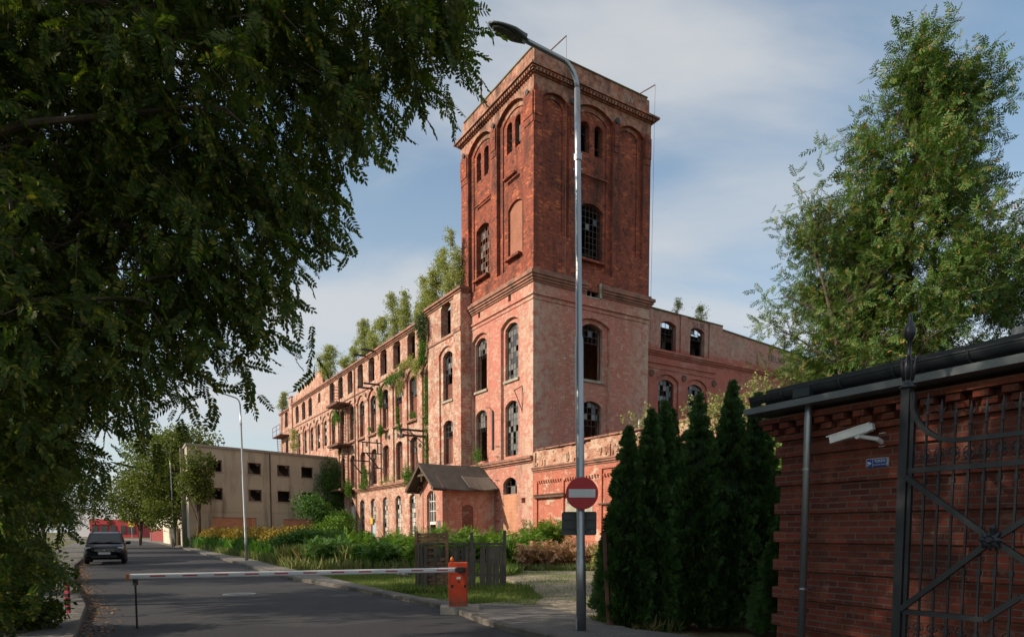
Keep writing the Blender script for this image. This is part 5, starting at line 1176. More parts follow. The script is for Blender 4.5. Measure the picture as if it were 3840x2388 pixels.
def fences():
    T = thing('woven_fence_panel', 'narrow brown woven lath fence panel with missing slats behind the barrier', 'fence', (-2.62, 18.05, -.06), R(-8))
    m = MB(); rnd = random.Random(2)
    for x in (0, .86):
        p = MB(); p.box(x-.035, x+.035, -.04, .04, 0, 1.66); p.build('post', 'brown_fence', T)
    for k in range(17):
        z = .12+k*.088
        if k in (9, 11, 13): continue
        tilt = .0 if k not in (8, 10) else rnd.uniform(-.12, .06); x1 = .83 if k not in (10,) else .6
        for a, b in ((.03, .3), (.3, .57), (.57, x1)):
            if k == 12 and a > .5: continue
            s = .016*(-1)**(k+int(a*4)); m.add([(a, s, z), (b, -s, z+tilt*b), (b, -s, z+.075+tilt*b), (a, s, z+.075), (a, s+.012, z), (b, -s+.012, z+tilt*b), (b, -s+.012, z+.075+tilt*b), (a, s+.012, z+.075)], [(0,1,2,3),(7,6,5,4),(3,2,6,7),(0,4,5,1)])
    for x in (.3, .57): m.bar((x, 0, .1), (x, 0, 1.58), .022)
    m.build('slat', 'brown_fence', T)
    T = thing('board_fence', 'weathered grey vertical board fence with three posts beside the yard', 'fence', (-1.72, 18.0, -.06), R(4))
    for x, h in ((-.85, 1.30), (.62, 1.62), (1.52, 1.68)):
        p = MB(); p.box(x-.04, x+.04, -.04, .04, 0, h); p.build('post', 'grey_fence', T)
    r = MB()
    for z in (.42, .82, 1.28): r.box(-.85, 1.5, .01, .05, z, z+.06)
    r.build('rail', 'grey_fence', T)
    b = MB(); x = -.78
    while x < 1.45:
        w = rnd.uniform(.075, .1)
        if not (.64 < x < .72):
            s = rnd.uniform(-.02, .02); y = rnd.choice((-.022, .052)); z0, z1 = rnd.uniform(.03, .1), 1.25+rnd.uniform(-.02, .02)
            b.add([(x, y, z0), (x+w, y, z0), (x+w+s, y, z1), (x+s, y, z1), (x, y+.016, z0), (x+w, y+.016, z0), (x+w+s, y+.016, z1), (x+s, y+.016, z1)], [(0,1,2,3),(7,6,5,4),(0,4,5,1),(1,5,6,2),(2,6,7,3),(3,7,4,0)])
        x += w+rnd.uniform(.002, .022)
    b.build('board', 'grey_fence', T)
    T = thing('steel_gatepost', 'rusty perforated steel gatepost leaning beside the conifer hedge', 'gatepost', (1.62, 10.95, .0))
    m = MB(); m.add([(-.03, 0, 0), (.03, 0, 0), (-.05, .05, 1.58), (-.11, .05, 1.56), (-.03, .04, 0), (.03, .04, 0), (-.05, .09, 1.58), (-.11, .09, 1.56)], [(0,1,2,3),(7,6,5,4),(0,4,5,1),(1,5,6,2),(2,6,7,3),(3,7,4,0)]); m.bar((.07, .05, 0), (.02, .1, 1.40), .04); m.build('post', 'rusty_steel', T)
fences()

def suv():
    d = Vector((20.6-13.9, 33.6-22.8, 0)); hd = math.atan2(-.85, .52)
    T = thing('parked_car', 'black family SUV parked at the left kerb facing the camera', 'car', (-21.25, 34.5, -.055), R(-61))
    # x forward, y left
    body = MB(); secs = []
    #  x, half width, z bottom, z belt, z shoulder curve
    rows = [(2.13, .66, .34, .62), (2.08, .78, .27, .78), (1.95, .86, .24, .90), (1.3, .90, .24, .985), (.85, .905, .26, 1.02), (-.6, .905, .26, 1.04), (-1.6, .90, .27, 1.06), (-2.0, .86, .32, 1.04), (-2.15, .78, .42, .95)]
    n = 10
    for x, w, zb, zt in rows:
        secs += [(x, -w*.82, zb), (x, -w*.97, zb+.10), (x, -w, zb+.25), (x, -w*.985, zt-.12), (x, -w*.88, zt), (x, w*.88, zt), (x, w*.985, zt-.12), (x, w, zb+.25), (x, w*.97, zb+.10), (x, w*.82, zb)]
    body.add(secs, [(i*n+k, i*n+(k+1)%n, (i+1)*n+(k+1)%n, (i+1)*n+k) for i in range(len(rows)-1) for k in range(n)]+[tuple(range(n)), tuple((len(rows)-1)*n+k for k in range(n-1, -1, -1))])
    b = body.build('body', 'car_paint', T, smooth=True)
    cab = MB(); rows = [(.98, .80, 1.0, 1.02), (.25, .70, 1.0, 1.54), (-.1, .68, 1.0, 1.60), (-1.0, .67, 1.0, 1.61), (-1.7, .66, 1.0, 1.54), (-2.05, .74, 1.0, 1.06)]
    vs = []
    for x, w, zb, zt in rows: vs += [(x, -.84, zb), (x, -w, zt), (x, w, zt), (x, .84, zb)]
    cab.add(vs, [(i*4+k, i*4+k+1, (i+1)*4+k+1, (i+1)*4+k) for i in range(5) for k in range(3)]); cab.build('cabin', 'car_paint', T, smooth=False)
    gl = MB(); e = .012
    gl.add([(.985, -.70, 1.07), (.985, .70, 1.07), (.30+e, .62, 1.51), (.30+e, -.62, 1.51)], [(0, 1, 2, 3)]); gl.build('windscreen', 'car_glass', T)
    for s in (-1, 1):
        g = MB(); g.add([(.75, s*.842, 1.06), (.22, s*.735, 1.48), (-.75, s*.70, 1.54), (-1.6, s*.70, 1.46), (-1.85, s*.80, 1.10)], [(0, 1, 2, 3, 4)]); g.build('side_window', 'car_glass', T)
        m = MB(); m.lathe([(.03, -.11), (.085, -.08), (.09, .06), (.04, .11)], (.72, s*1.02, 1.06), 10, 'y'); m.bar((.72, s*.88, 1.03), (.72, s*.98, 1.04), .06); m.build('mirror', 'car_paint', T, smooth=True)
        h = MB(); h.add([(2.10, s*.50, .74), (2.02, s*.80, .76), (1.90, s*.845, .90), (1.99, s*.55, .86)], [(0, 1, 2, 3)]); h.bar((2.0, s*.68, .81), (2.06, s*.68, .80), .2, .1); h.build('headlight', 'headlamp', T)
        f = MB(); f.lathe([(.07, 0), (.06, .02)], (2.07, s*.62, .46), 12, 'x'); f.build('fog_lamp', 'headlamp', T)
        for x in (1.32, -1.32):
            w = MB(); w.lathe([(.26, -.11), (.33, -.10), (.345, 0), (.33, .10), (.26, .11)], (x, s*.80, .345), 20, 'y'); wh = w.build('wheel', 'rubber', T, smooth=True)
            r_ = MB(); r_.lathe([(.23, .112), (.05, .10)] if s > 0 else [(.05, -.10), (.23, -.112)], (x, s*.80, .345), 14, 'y'); r_.build('rim', 'chrome', wh)
        rr = MB(); rr.bar((.1, s*.60, 1.64), (-1.5, s*.58, 1.64), .035); rr.build('roof_rail', 'black_plastic', T)
    g = MB()
    for z in (.66, .71, .76): g.bar((2.125, -.42, z), (2.125, .42, z), .02, .022)
    gr = g.build('grille', 'chrome', T); q = MB(); q.lathe([(.06, 2.12), (.06, 2.15)], (0, 0, .71), 14, 'x'); q.build('badge', 'chrome', gr)
    q = MB(); q.box(2.09, 2.135, -.55, .55, .34, .46); q.build('air_intake', 'black_plastic', T)
    q = MB(); q.box(2.13, 2.15, -.26, .26, .50, .61); q.build('number_plate', 'plate_white', T)
    q = MB(); q.bar((1.02, -.6, 1.075), (.85, -.05, 1.14), .02); q.bar((1.02, 0, 1.075), (.85, .55, 1.14), .02); q.build('wiper', 'black_plastic', T)
suv()

def pigeons():
    def body(m, head_up):
        ctr = [(-.19, .0, .10, .006), (-.13, 0, .105, .018), (-.07, 0, .12, .045), (0, 0, .13, .058), (.06, 0, .145, .052), (.10, 0, .165, .034)]
        ctr += [(.115, 0, .20, .024), (.125, 0, .235, .024), (.145, 0, .245, .018), (.165, 0, .24, .007), (.18, 0, .235, .002)] if head_up else [(.13, 0, .13, .026), (.145, 0, .09, .024), (.155, 0, .06, .02), (.165, 0, .035, .008), (.17, 0, .02, .002)]
        m.tube([c[:3] for c in ctr], [c[3] for c in ctr], 10)
    spec = ((-4.4, 23.2, 200, 'pigeon pecking on the lawn, leftmost of the small flock', 0), (-3.85, 22.6, 20, 'pigeon with a pale rump at the rear of the flock on the lawn', 1), (-3.55, 22.9, 10, 'dark pigeon walking at the far side of the flock on the lawn', 1), (-3.55, 21.9, 160, 'pigeon nearest the pavement among the flock on the lawn', 0), (-3.05, 21.7, 120, 'pigeon nearest the woven fence panel on the lawn', 0))
    for i, (x, y, a, lab, up) in enumerate(spec):
        T = thing('pigeon', lab, 'bird', (x, y, .02), R(a), 'pigeons feeding on the lawn')
        m = MB(); body(m, up)
        for s in (-1, 1): m.tube([(.01, s*.025, .09), (.015, s*.025, .03), (.01, s*.025, 0)], [.008, .005, .004], 5); m.tube([(.01, s*.025, .003), (.05, s*.03, .003)], .004, 4)
        m.build('body', 'feather_dark', T, smooth=True)
        for s in (-1, 1):
            w = MB(); w.add([(.06, s*.052, .15), (.0, s*.066, .155), (-.14, s*.028, .118), (-.10, s*.05, .10), (0, s*.064, .105), (.06, s*.054, .12)], [(0, 1, 2, 3, 4, 5)]); w.build('wing', 'feather_light' if i == 1 else 'feather_dark', T)
pigeons()
for (x, y, s, lab) in ((1.05, 26.6, .22, 'crumpled white paper scrap left of the pole at the yard edge'), (2.15, 26.4, .26, 'flattened white litter at the foot of the withered bushes')):
    T = thing('paper_scrap', lab, 'litter', (x, y, .03)); m = MB(); r = random.Random(x)
    g = [(i*.25-.5, j*.25-.5, r.uniform(.0, .28)) for i in range(5) for j in range(5)]; m.add([(a*s*2, b*s, c*s*1.6) for a, b, c in g], [(i*5+j, i*5+j+1, i*5+j+6, i*5+j+5) for i in range(4) for j in range(4)]); m.build('sheet', 'paper', T)
#VEG
# ================================================================== VEGETATION
def sprays(centers, dirs, n_leaf, twig, leaf, droop=.5, jitter=.5, sag=.45, wild=.22):
    """leaves set alternately along short hanging twigs; returns leaf positions, axes, normals, sizes"""
    C = np.asarray(centers, float); D = np.asarray(dirs, float); n = len(C); P = []; Y = []; U = []; S = []; ends = []
    cur = C.copy(); d = D.copy()
    for k in range(n_leaf):
        cur = cur+d*(twig/n_leaf)[:, None] if not np.isscalar(twig) else cur+d*(twig/n_leaf)
        d = d+np.array([0, 0, -droop/n_leaf]); d /= np.linalg.norm(d, axis=1, keepdims=True)
        side = np.cross(d, rng.normal(size=(n, 3))); side /= np.linalg.norm(side, axis=1, keepdims=True)
        y = d*.55+side*.8*(1 if k % 2 else -1)+np.array([0, 0, -sag])+rng.normal(size=(n, 3))*wild
        P.append(cur.copy()); Y.append(y); u = np.array([0, 0, 1.0])+rng.normal(size=(n, 3))*jitter; U.append(u); S.append(rng.uniform(.55, 1.25, n)*leaf)
    return np.concatenate(P), np.concatenate(Y), np.concatenate(U), np.concatenate(S), cur

def near_robinia():
    """the big tree overhanging the left of the road, seen from close by"""
    T = thing('robinia_tree', 'large overhanging tree with hanging feathery leaves closest to the viewer on the left pavement', 'tree', (-8.3, 6.6, -.05)); OFF[T] = Vector((-8.3, 6.6, -.05))
    # lobes of the crown: centre, radius
    lobes = [((-1.75, 6.9, 7.2), 1.25), ((-2.85, 6.6, 5.95), 1.2), ((-3.35, 6.9, 4.8), 1.0), ((-4.0, 6.6, 4.0), 1.0), ((-4.75, 6.4, 3.2), .9), ((-5.6, 6.6, 2.3), .85), ((-6.1, 6.7, 1.4), .75), ((-6.5, 6.8, .75), .7),
             ((-3.5, 7.2, 6.7), 1.8), ((-4.6, 7.0, 5.1), 1.6), ((-5.8, 7.0, 3.8), 1.5), ((-6.9, 7.2, 2.2), 1.3), ((-5.4, 7.4, 6.9), 2.1), ((-7.0, 7.2, 5.2), 2.1), ((-2.6, 7.6, 8.5), 1.7), ((-4.8, 7.6, 9.1), 2.3), ((-7.3, 7.6, 8.4), 2.5), ((-8.0, 6.4, 10.3), 2.4), ((-5.2, 5.2, 9.8), 1.9), ((-8.2, 4.0, 7.2), 2.4), ((-8.8, 2.0, 9.2), 2.2), ((-10.0, 5.0, 6.0), 2.6), ((-10.5, 3.0, 10.0), 2.3), ((-7.2, 9.5, 7.2), 2.0), ((-6.9, 9.2, 4.6), 1.5), ((-6.5, 1.0, 9.0), 2.3), ((-8.5, -1.0, 8.0), 2.3)]
    cen = []; dr = []
    for i, (c, r) in enumerate(lobes):
        vis = i < 15
        n = int((94 if vis else 50)*r*r); c = np.array(c)
        d = unit(n); rad = r*rng.uniform(.35, 1.0, n)**.6
        p = c+d*rad[:, None]*np.array([1, .9, .85]); out = d*.7+np.array([.45, 0, -.28])+rng.normal(size=(n, 3))*.45
        keep = p[:, 2] > .45; cen.append(p[keep]); dr.append((out/np.linalg.norm(out, axis=1, keepdims=True))[keep])
    # trailing tips that hang clear of the crown edge
    tips = [((-.8, 6.9, 7.05), 26), ((-.95, 6.8, 6.4), 24), ((-1.65, 6.7, 5.6), 22), ((-2.15, 6.7, 5.05), 14), ((-2.45, 6.8, 4.5), 14), ((-2.6, 6.6, 4.05), 22), ((-2.9, 6.6, 3.65), 16), ((-3.2, 6.5, 3.2), 16), ((-3.7, 6.4, 2.85), 14), ((-4.2, 6.4, 2.7), 12), ((-4.7, 6.5, 2.0), 12), ((-5.1, 6.6, 1.4), 8), ((-5.5, 6.6, .75), 8), ((-5.8, 6.7, .4), 10)]
    for c, n in tips:
        p = np.array(c)+rng.normal(size=(n, 3))*np.array([.30, .35, .26]); out = np.array([.62, 0, -.55])+rng.normal(size=(n, 3))*.22
        cen.append(p-out*.3); dr.append(out/np.linalg.norm(out, axis=1, keepdims=True))
    cen = np.concatenate(cen); dr = np.concatenate(dr)
    tip = cen+dr*.60+np.array([.06, 0, -.22])          # the crown's outer limit on the road side, by height
    lim = np.interp(tip[:, 2], [.2, .7, 1.3, 1.9, 2.3, 2.6, 2.8, 3.3, 3.8, 4.2, 4.8, 5.3, 5.7, 6.1, 6.6, 7.5, 9.0], [-4.75, -4.55, -4.35, -4.25, -3.7, -3.2, -2.4, -1.95, -1.75, -1.5, -1.6, -1.1, -.5, -.22, -.12, -.10, -.1])
    ok = tip[:, 0] < lim+rng.normal(size=len(tip))*.07; cen, dr = cen[ok], dr[ok]
    P, Y, U, S, ends = sprays(cen, dr, 7, .62, .235, .8, .7, .35, .38)
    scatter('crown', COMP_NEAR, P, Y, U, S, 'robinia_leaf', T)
    b = MB(); b.tube([(-8.3, 6.6, -.1), (-8.2, 6.7, 1.2), (-8.35, 6.6, 3.0), (-8.1, 6.4, 5.2), (-8.3, 6.3, 8.0), (-8.0, 6.4, 11.0)], [.30, .24, .21, .17, .12, .04], 10)
    for c, r in lobes:
        c = Vector(c); z0 = min(max(c.z*.55, 1.6), 7.5); s = Vector((-8.25, 6.5, z0)); mid = s.lerp(c, .5)+Vector((0, 0, .55)); 
        pts = [s, s.lerp(mid, .55)+Vector((0, 0, .25)), mid, mid.lerp(c, .6)+Vector((0, 0, .1)), c+Vector((.25, 0, -.25))]; b.tube(pts, [.085, .065, .045, .026, .010], 6)
        for k in range(7):
            q = mid.lerp(c, random.random()); e = c+Vector((random.gauss(0, .6), random.gauss(0, .5), random.gauss(0, .6)))*r*.8; b.tube([q, q.lerp(e, .5)+Vector((0, 0, .15)), e], [.022, .014, .006], 4)
    for z0, e, r0 in ((2.2, (-3.4, 6.1, 3.7), .07), (3.4, (-2.6, 6.0, 5.3), .075), (4.6, (-2.3, 6.0, 6.4), .07), (1.9, (-4.4, 6.0, 2.9), .055), (2.6, (-4.0, 5.9, 4.6), .06), (5.6, (-3.0, 5.9, 7.4), .06), (1.6, (-5.6, 6.0, 1.9), .04)):
        s0, e = Vector((-8.1, 6.3, z0)), Vector(e); m1 = s0.lerp(e, .35)+Vector((0, -.15, .55)); m2 = s0.lerp(e, .7)+Vector((0, -.1, .40)); b.tube([s0, m1, m2, e], [r0, r0*.75, r0*.45, .010], 7)
        for k in range(6):
            q = m1.lerp(e, random.random()); f_ = q+Vector((random.uniform(.2, .9), random.gauss(0, .4), random.uniform(-.7, .5))); b.tube([q, q.lerp(f_, .5)+Vector((0, 0, .08)), f_], [.018, .012, .005], 4)
    b.build('trunk', 'bark', T)
    tw = MB()          # the fine twigs that carry the leaves
    for i in rng.choice(len(cen), 1500, replace=False): tw.tube([cen[i]-dr[i]*.15, (cen[i]+ends[i])/2+np.array([0, 0, .02]), ends[i]], [.006, .0045, .003], 3, cap=False)
    tw.build('twigs', 'bark', T)
near_robinia()

def robinia(label, base, h, crown, group=None, lean=(0, 0), n_limb=26, leaf=.30, dens=1.0, trunk=.22, start=.22, mat='robinia_far', fork=None, templates=None):
    """open irregular tree: trunk, ascending limbs, side twigs and hanging compound leaves"""
    T = thing('robinia_tree', label, 'tree', base, 0, group); base = Vector(base); OFF[T] = base
    b = MB(); n = 12; tr = []
    for i in range(n+1):
        t = i/n; tr.append(base+Vector((lean[0]*t*t+.25*math.sin(t*5+base.x), lean[1]*t*t+.25*math.cos(t*4), h*.96*t)))
    b.tube(tr, [trunk*(1-.93*(i/n))+.012 for i in range(n+1)], 8)
    cen = []; dr = []; main = tr; second = None
    if fork:
        q0 = tr[4]; q1 = base+Vector((fork[0], fork[1], h*fork[2])); second = [q0.lerp(q1, i/n)+Vector((.25*math.sin(i*.26)*fork[0]*.5, 0, 0)) for i in range(n+1)]; b.tube(second, [trunk*.55*(1-.9*i/n)+.012 for i in range(n+1)], 7)
    for k in range(n_limb):
        tr = second if second and k % 4 == 1 else main
        nt = max(4, n_limb//4); t = start+(1-start)*min(.985, ((k//4)+.5)/nt+random.uniform(-.012, .012)); j = min(int(t*n), n-1); p = tr[j].lerp(tr[j+1], t*n-j); a = k*2.4+random.uniform(-.5, .5)
        L = crown(t)*random.uniform(.75, 1.12); d = Vector((math.cos(a), math.sin(a), .45+.5*t)); pts, rs = limb(p, d, L, .035+.05*(1-t), .01, 7, .0, .13); b.tube(pts, rs, 5)
        for m in range(int(6+L*2.6)):
            s = random.uniform(.28, 1.0); q = pts[int(s*7)] if s < 1 else pts[-1]; dd = (pts[-1]-pts[0]).normalized()+Vector((random.gauss(0, .75), random.gauss(0, .75), random.gauss(.1, .5)))
            sp, sr = limb(q, dd, random.uniform(.5, 1.1)+L*.16, .016, .005, 4, .02, .2); b.tube(sp, sr, 3)
            for e in range(int(7*dens)):
                c = sp[random.randint(1, 4)]+Vector((random.gauss(0, .18), random.gauss(0, .18), random.gauss(0, .15))); cen.append(c); dr.append((dd.normalized()*.6+Vector((random.gauss(0, .45), random.gauss(0, .45), random.gauss(.05, .4)))).normalized())
    for e in range(int(60*dens)):
        tr = second if second and e % 3 == 0 else main; cen.append(tr[-1]+Vector((random.gauss(0, .35), random.gauss(0, .35), random.uniform(-1.2, .1)))); dr.append(Vector((random.gauss(0, .4), random.gauss(0, .4), .8)).normalized())
    P, Y, U, S, ends = sprays([tuple(c) for c in cen], [tuple(d) for d in dr], 4, .5, leaf, .1, .5, .02, .35)
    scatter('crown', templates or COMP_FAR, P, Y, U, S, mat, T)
    b.build('trunk', 'bark', T); return T
robinia('tallest feathery green tree rising behind the gatehouse roof', (13.8, 23.5, -.06), 18.0, lambda t: .5+4.7*(1-t)**.85, lean=(.1, 0), n_limb=60, leaf=.42, dens=.74, trunk=.30, start=.12, fork=(1.5, .4, .93))
robinia('slender open branched tree leaning left between hedge and gatehouse roof', (11.4, 23.0, -.06), 12.2, lambda t: 2.9*(1.15-t)+.7, lean=(-1.3, 0), n_limb=15, leaf=.34, dens=.55, trunk=.15, start=.38)
robinia('bushy tree of middling height behind the low round roof vent', (13.0, 25.5, -.06), 12.6, lambda t: 2.6*(1.1-t)+.8, lean=(-.4, 0), n_limb=24, leaf=.38, dens=.8, trunk=.16, start=.25)
robinia('feathery tree behind the taller pale roof vent of the gatehouse', (19.6, 24.5, -.06), 11.8, lambda t: 3.0*(1.1-t)+.8, n_limb=26, leaf=.38, dens=.9, trunk=.18, start=.25)
for i, (x, y, h) in enumerate(((-12.8, 13.4, 9.8), (-17.4, 20.8, 9.4), (-22.6, 29.0, 8.2), (-29.5, 38.0, 8.4), (-36.0, 48.5, 8.8), (-43.0, 60.0, 9.0))):
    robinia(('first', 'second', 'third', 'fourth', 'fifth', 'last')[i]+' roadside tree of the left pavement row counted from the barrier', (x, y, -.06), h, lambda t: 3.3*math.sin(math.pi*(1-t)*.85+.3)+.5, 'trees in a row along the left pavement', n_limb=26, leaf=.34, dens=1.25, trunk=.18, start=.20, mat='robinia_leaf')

def broadleaf(name, label, cat, base, h, rx, rz, zc, mat, n, size, trunk=.16, group=None, nb=14, bark='bark', stems=1, ymul=1.0, lobes=9, core=.55):
    """bushy crown: uneven lobes of small leaf clumps round real limbs"""
    T = thing(name, label, cat, base, 0, group); base = Vector(base); OFF[T] = base
    b = MB(); cs = []
    for k in range(lobes):
        a = k*2.4+random.random(); q = random.uniform(.25, .85)
        cs.append((base+Vector((rx*q*math.cos(a), rx*ymul*q*math.sin(a), zc+rz*random.uniform(-.75, .85))), random.uniform(.36, .6)))
    cs.append((base+Vector((0, 0, zc+rz*.8)), .4))
    for s in range(stems):
        s0 = base+Vector((random.uniform(-.3, .3)*(stems > 1), random.uniform(-.3, .3)*(stems > 1), -.1)); top = base+Vector((random.uniform(-.4, .4), random.uniform(-.3, .3), zc+rz*.5))
        b.tube([s0, s0.lerp(top, .35)+Vector((.08, .05, 0)), s0.lerp(top, .7), top], [trunk, trunk*.8, trunk*.5, trunk*.15], 7)
    for c, r in cs:
        s = base+Vector((0, 0, max(.1, (c.z-base.z)*.45))); b.tube([s, s.lerp(c, .5)+Vector((0, 0, .1*rz)), c], [trunk*.35, trunk*.22, .006], 4)
    b.build('trunk' if cat == 'tree' else 'stem', bark, T)
    P = []; Y = []
    for c, r in cs:
        m = int(n/len(cs)); d = unit(m); rad = rng.uniform(.2, 1.0, m)**.55
        P.append(np.array(c)+d*rad[:, None]*np.array([rx*r, rx*ymul*r, rz*r*.95])); Y.append(d*.7+np.array([0, 0, .15])+rng.normal(size=(m, 3))*.4)
    P = np.concatenate(P); Y = np.concatenate(Y); ok = P[:, 2] > base.z+.05; P, Y = P[ok], Y[ok]
    scatter('crown' if cat == 'tree' else 'foliage', CLUMPS, P, Y, rng.normal(size=(len(P), 3)), rng.uniform(.7, 1.3, len(P))*size, mat, T)
    return T
broadleaf('maple_tree', 'broad leafy tree beside the far lamp at the left end of the concrete building', 'tree', (-36.0, 70.5, -.06), 11.5, 4.7, 4.4, 6.7, 'maple_leaf', 4200, .62, trunk=.24, stems=3, lobes=16)
broadleaf('maple_tree', 'slim leafy tree overlapping the left corner of the concrete building', 'tree', (-28.75, 60.4, -.06), 9.4, 1.35, 3.4, 5.3, 'maple_leaf', 800, .5, trunk=.15, stems=2, lobes=11)
broadleaf('maple_tree', 'smaller drooping tree farther along the road past the far lamp', 'tree', (-43.5, 77.0, -.06), 8, 3.6, 3.2, 4.6, 'maple_leaf', 1700, .6, trunk=.2, lobes=9)

def conifer(x, y, h, r, label, n=7000):
    T = thing('thuja', label, 'hedge plant', (x, y, -.02), 0, 'clipped conifers in a row beside the gatehouse'); OFF[T] = Vector((x, y, -.02))
    m = int(300+210*h*r/1.6); per = n//m; tt = rng.uniform(0, 1, m)**1.05; ta = rng.uniform(0, 2*math.pi, m); ph = rng.uniform(0, 6.28, 3)
    taper = np.minimum(1.0, ((1-tt)/.60))**.88*np.where(tt < .5, 1.0+.24*(1-tt/.5), 1.0)*np.where(tt < .08, .8+2.5*tt, 1.0)
    tr = r*taper*(1+.14*np.sin(3*ta+ph[0]+6*tt))*rng.uniform(.80, 1.05, m)*.92+.008
    tc = np.stack([x+tr*np.cos(ta), y+tr*np.sin(ta), .06+tt*h*.96], 1); to = np.stack([np.cos(ta), np.sin(ta), rng.uniform(-.1, .5, m)], 1)
    n = m*per; ctr = np.repeat(tc, per, 0); out = np.repeat(to, per, 0); off = unit(n)*(rng.uniform(0, 1, n)**.5)[:, None]*(.022+.085*np.repeat(np.minimum(1, tr/r), per))[:, None]; sz = np.repeat(.42+.58*np.minimum(1, 1.25*tr/r), per)
    P = ctr+off+out*rng.uniform(-.07, .03, n)[:, None]
    tang = np.stack([-out[:, 1], out[:, 0], np.zeros(n)], 1)
    Y = out*(.25+.65*sz)[:, None]+off*5+np.array([0, 0, 1])*(1.25-.95*sz)[:, None]+rng.normal(size=(n, 3))*.22
    U = tang*rng.choice([-1, 1], n)[:, None]+out*.4+rng.normal(size=(n, 3))*.4
    P[:, 2] = np.maximum(P[:, 2], .03)
    scatter('foliage', FANS, P, Y, U, rng.uniform(.08, .17, n)*sz, 'thuja_leaf', T)
    c = MB(); c.lathe([(r*.5, 0.05), (r*.62, h*.15), (r*.55, h*.45), (r*.33, h*.72), (r*.08, h*.92), (.01, h*.97)], (x, y, 0), 9); c.build('stem', 'thuja_core', T)  # added dark filler core blocking the view through the foliage, not a real stem
for x, y, h, r, lab in ((1.98, 11.25, 3.42, .40, 'leftmost and slimmest clipped conifer beside the rusty gatepost'), (2.36, 11.3, 3.72, .44, 'second conifer from the rusty gatepost, slightly taller'), (2.62, 11.45, 3.88, .38, 'conifer just left of the double top in the hedge row'), (2.82, 11.75, 3.80, .30, 'slim conifer forming the right half of the double top'), (3.16, 11.25, 3.98, .52, 'broad blunt conifer in the middle of the hedge row'), (3.70, 11.2, 4.18, .50, 'tallest pointed conifer of the hedge row'), (4.12, 11.2, 3.98, .46, 'pointed conifer closest to the gatehouse eaves'), (4.35, 10.35, 2.05, .40, 'short conifer at the gatehouse corner')):
    conifer(x, y, h, r, lab, 17000)
def birch(x, y, z, h, r, label, mat='birch_leaf', n=700, group='young birches on the mill roof', size=.20, name='birch_sapling', loc=None):
    p = loc or W_(x, y, z); T = thing(name, label, 'tree', p, 0, group); OFF[T] = Vector(p); b = MB(); P = []; Y = []
    stems = 1 if h < 2.2 else random.choice((1, 2, 2))
    for s in range(stems):
        hh = h*(1 if s == 0 else random.uniform(.6, .85)); ox = Vector((random.gauss(0, .12*s), random.gauss(0, .12*s), 0)); pts, rs = limb(Vector(p)+ox, Vector((random.gauss(0, .08), random.gauss(0, .08), 1)), hh, .035+.012*h/4, .006, 7, .05, .05); b.tube(pts, rs, 5)
        for k in range(int(10+hh*6)):
            t = random.uniform(.08, .97); q = pts[int(t*7)].lerp(pts[min(7, int(t*7)+1)], t*7-int(t*7)); L = (r*(1.04-t)**.8*random.uniform(.55, 1.15)+.08)*(1 if s == 0 else .75); a = random.uniform(0, 6.28)
            bp, br = limb(q, Vector((math.cos(a), math.sin(a), 1.0)), L*1.25, .012, .003, 3, .08, .10); b.tube(bp, br, 3)
            for e in range(max(3, int(n/stems/(10+hh*6)))):
                s_ = random.uniform(.15, 1)*2.999; c = bp[int(s_)].lerp(bp[int(s_)+1], s_-int(s_))+Vector((random.gauss(0, .09+.06*r), random.gauss(0, .09+.06*r), random.gauss(0, .12))); P.append(tuple(c)); Y.append((random.gauss(0, .5), random.gauss(0, .5), random.gauss(.2, .5)))
    b.build('trunk', 'birch_bark', T)
    scatter('crown', CLUMPS, P, Y, rng.normal(size=(len(P), 3)), rng.uniform(.7, 1.3, len(P))*size, mat, T)
for x, y, z, h, r, lab in ((-.35, 9.6, 18.9, 4.6, .9, 'dark birch clinging to the tower corner above the end bay'), (-.2, 11.2, 19.0, 3.6, 1.1, 'birch on the end bay roof beside the tower'), (.3, 14.4, 18.7, 5.4, 1.5, 'tallest birch on the mill roof, left of the end bay'), (.4, 16.3, 18.6, 3.9, 1.3, 'broad birch right beside the tallest roof birch'), (.4, 18.6, 18.6, 2.3, .8, 'thin birch below the tallest roof birch'), (.4, 21.0, 18.6, 4.2, 1.2, 'pointed birch in the middle of the mill roof'), (.4, 23.2, 18.6, 4.6, 1.3, 'twin topped birch in the middle of the mill roof'), (.4, 26.2, 18.6, 3.2, 1.2, 'yellowish birch left of the twin topped one'), (.4, 28.6, 18.6, 3.4, 1.1, 'slim yellowish birch over the projecting roof beams'), (.4, 31.5, 18.6, 4.6, 1.6, 'wide yellow green birch over the downpipe'), (.4, 35.4, 18.6, 3.4, 1.0, 'sparse birch over the fire escape'), (.4, 37.6, 18.6, 2.3, 1.1, 'low sparse birch left of the fire escape'), (.0, 42.6, 18.6, 4.2, 2.5, 'bushy dark birch against the sloping parapet')):
    birch(x, y, z, h, r, lab, n=int(190+110*h*r), mat='birch_leaf', size=.25)
birch(0, 65.6, 18.5, 3.2, 1.4, 'small tree on the far end of the mill roof', n=500, size=.3)
birch(9.9, 5.6, 18.9, 2.9, .8, 'dark birch behind the tower on the side wing roof', n=500, mat='vine_leaf')
birch(17.4, 4.9, 18.9, 1.5, .5, 'little birch over the first pilaster of the side wing', n=150); birch(20.6, 4.9, 18.8, 1.7, 1.0, 'twiggy birch over the second pilaster of the side wing', n=220)
birch(0, 0, 0, 2.6, .8, 'small tree growing on the concrete building roof', n=200, size=.28, loc=Vector((-23.5, 72.0, 9.8)))

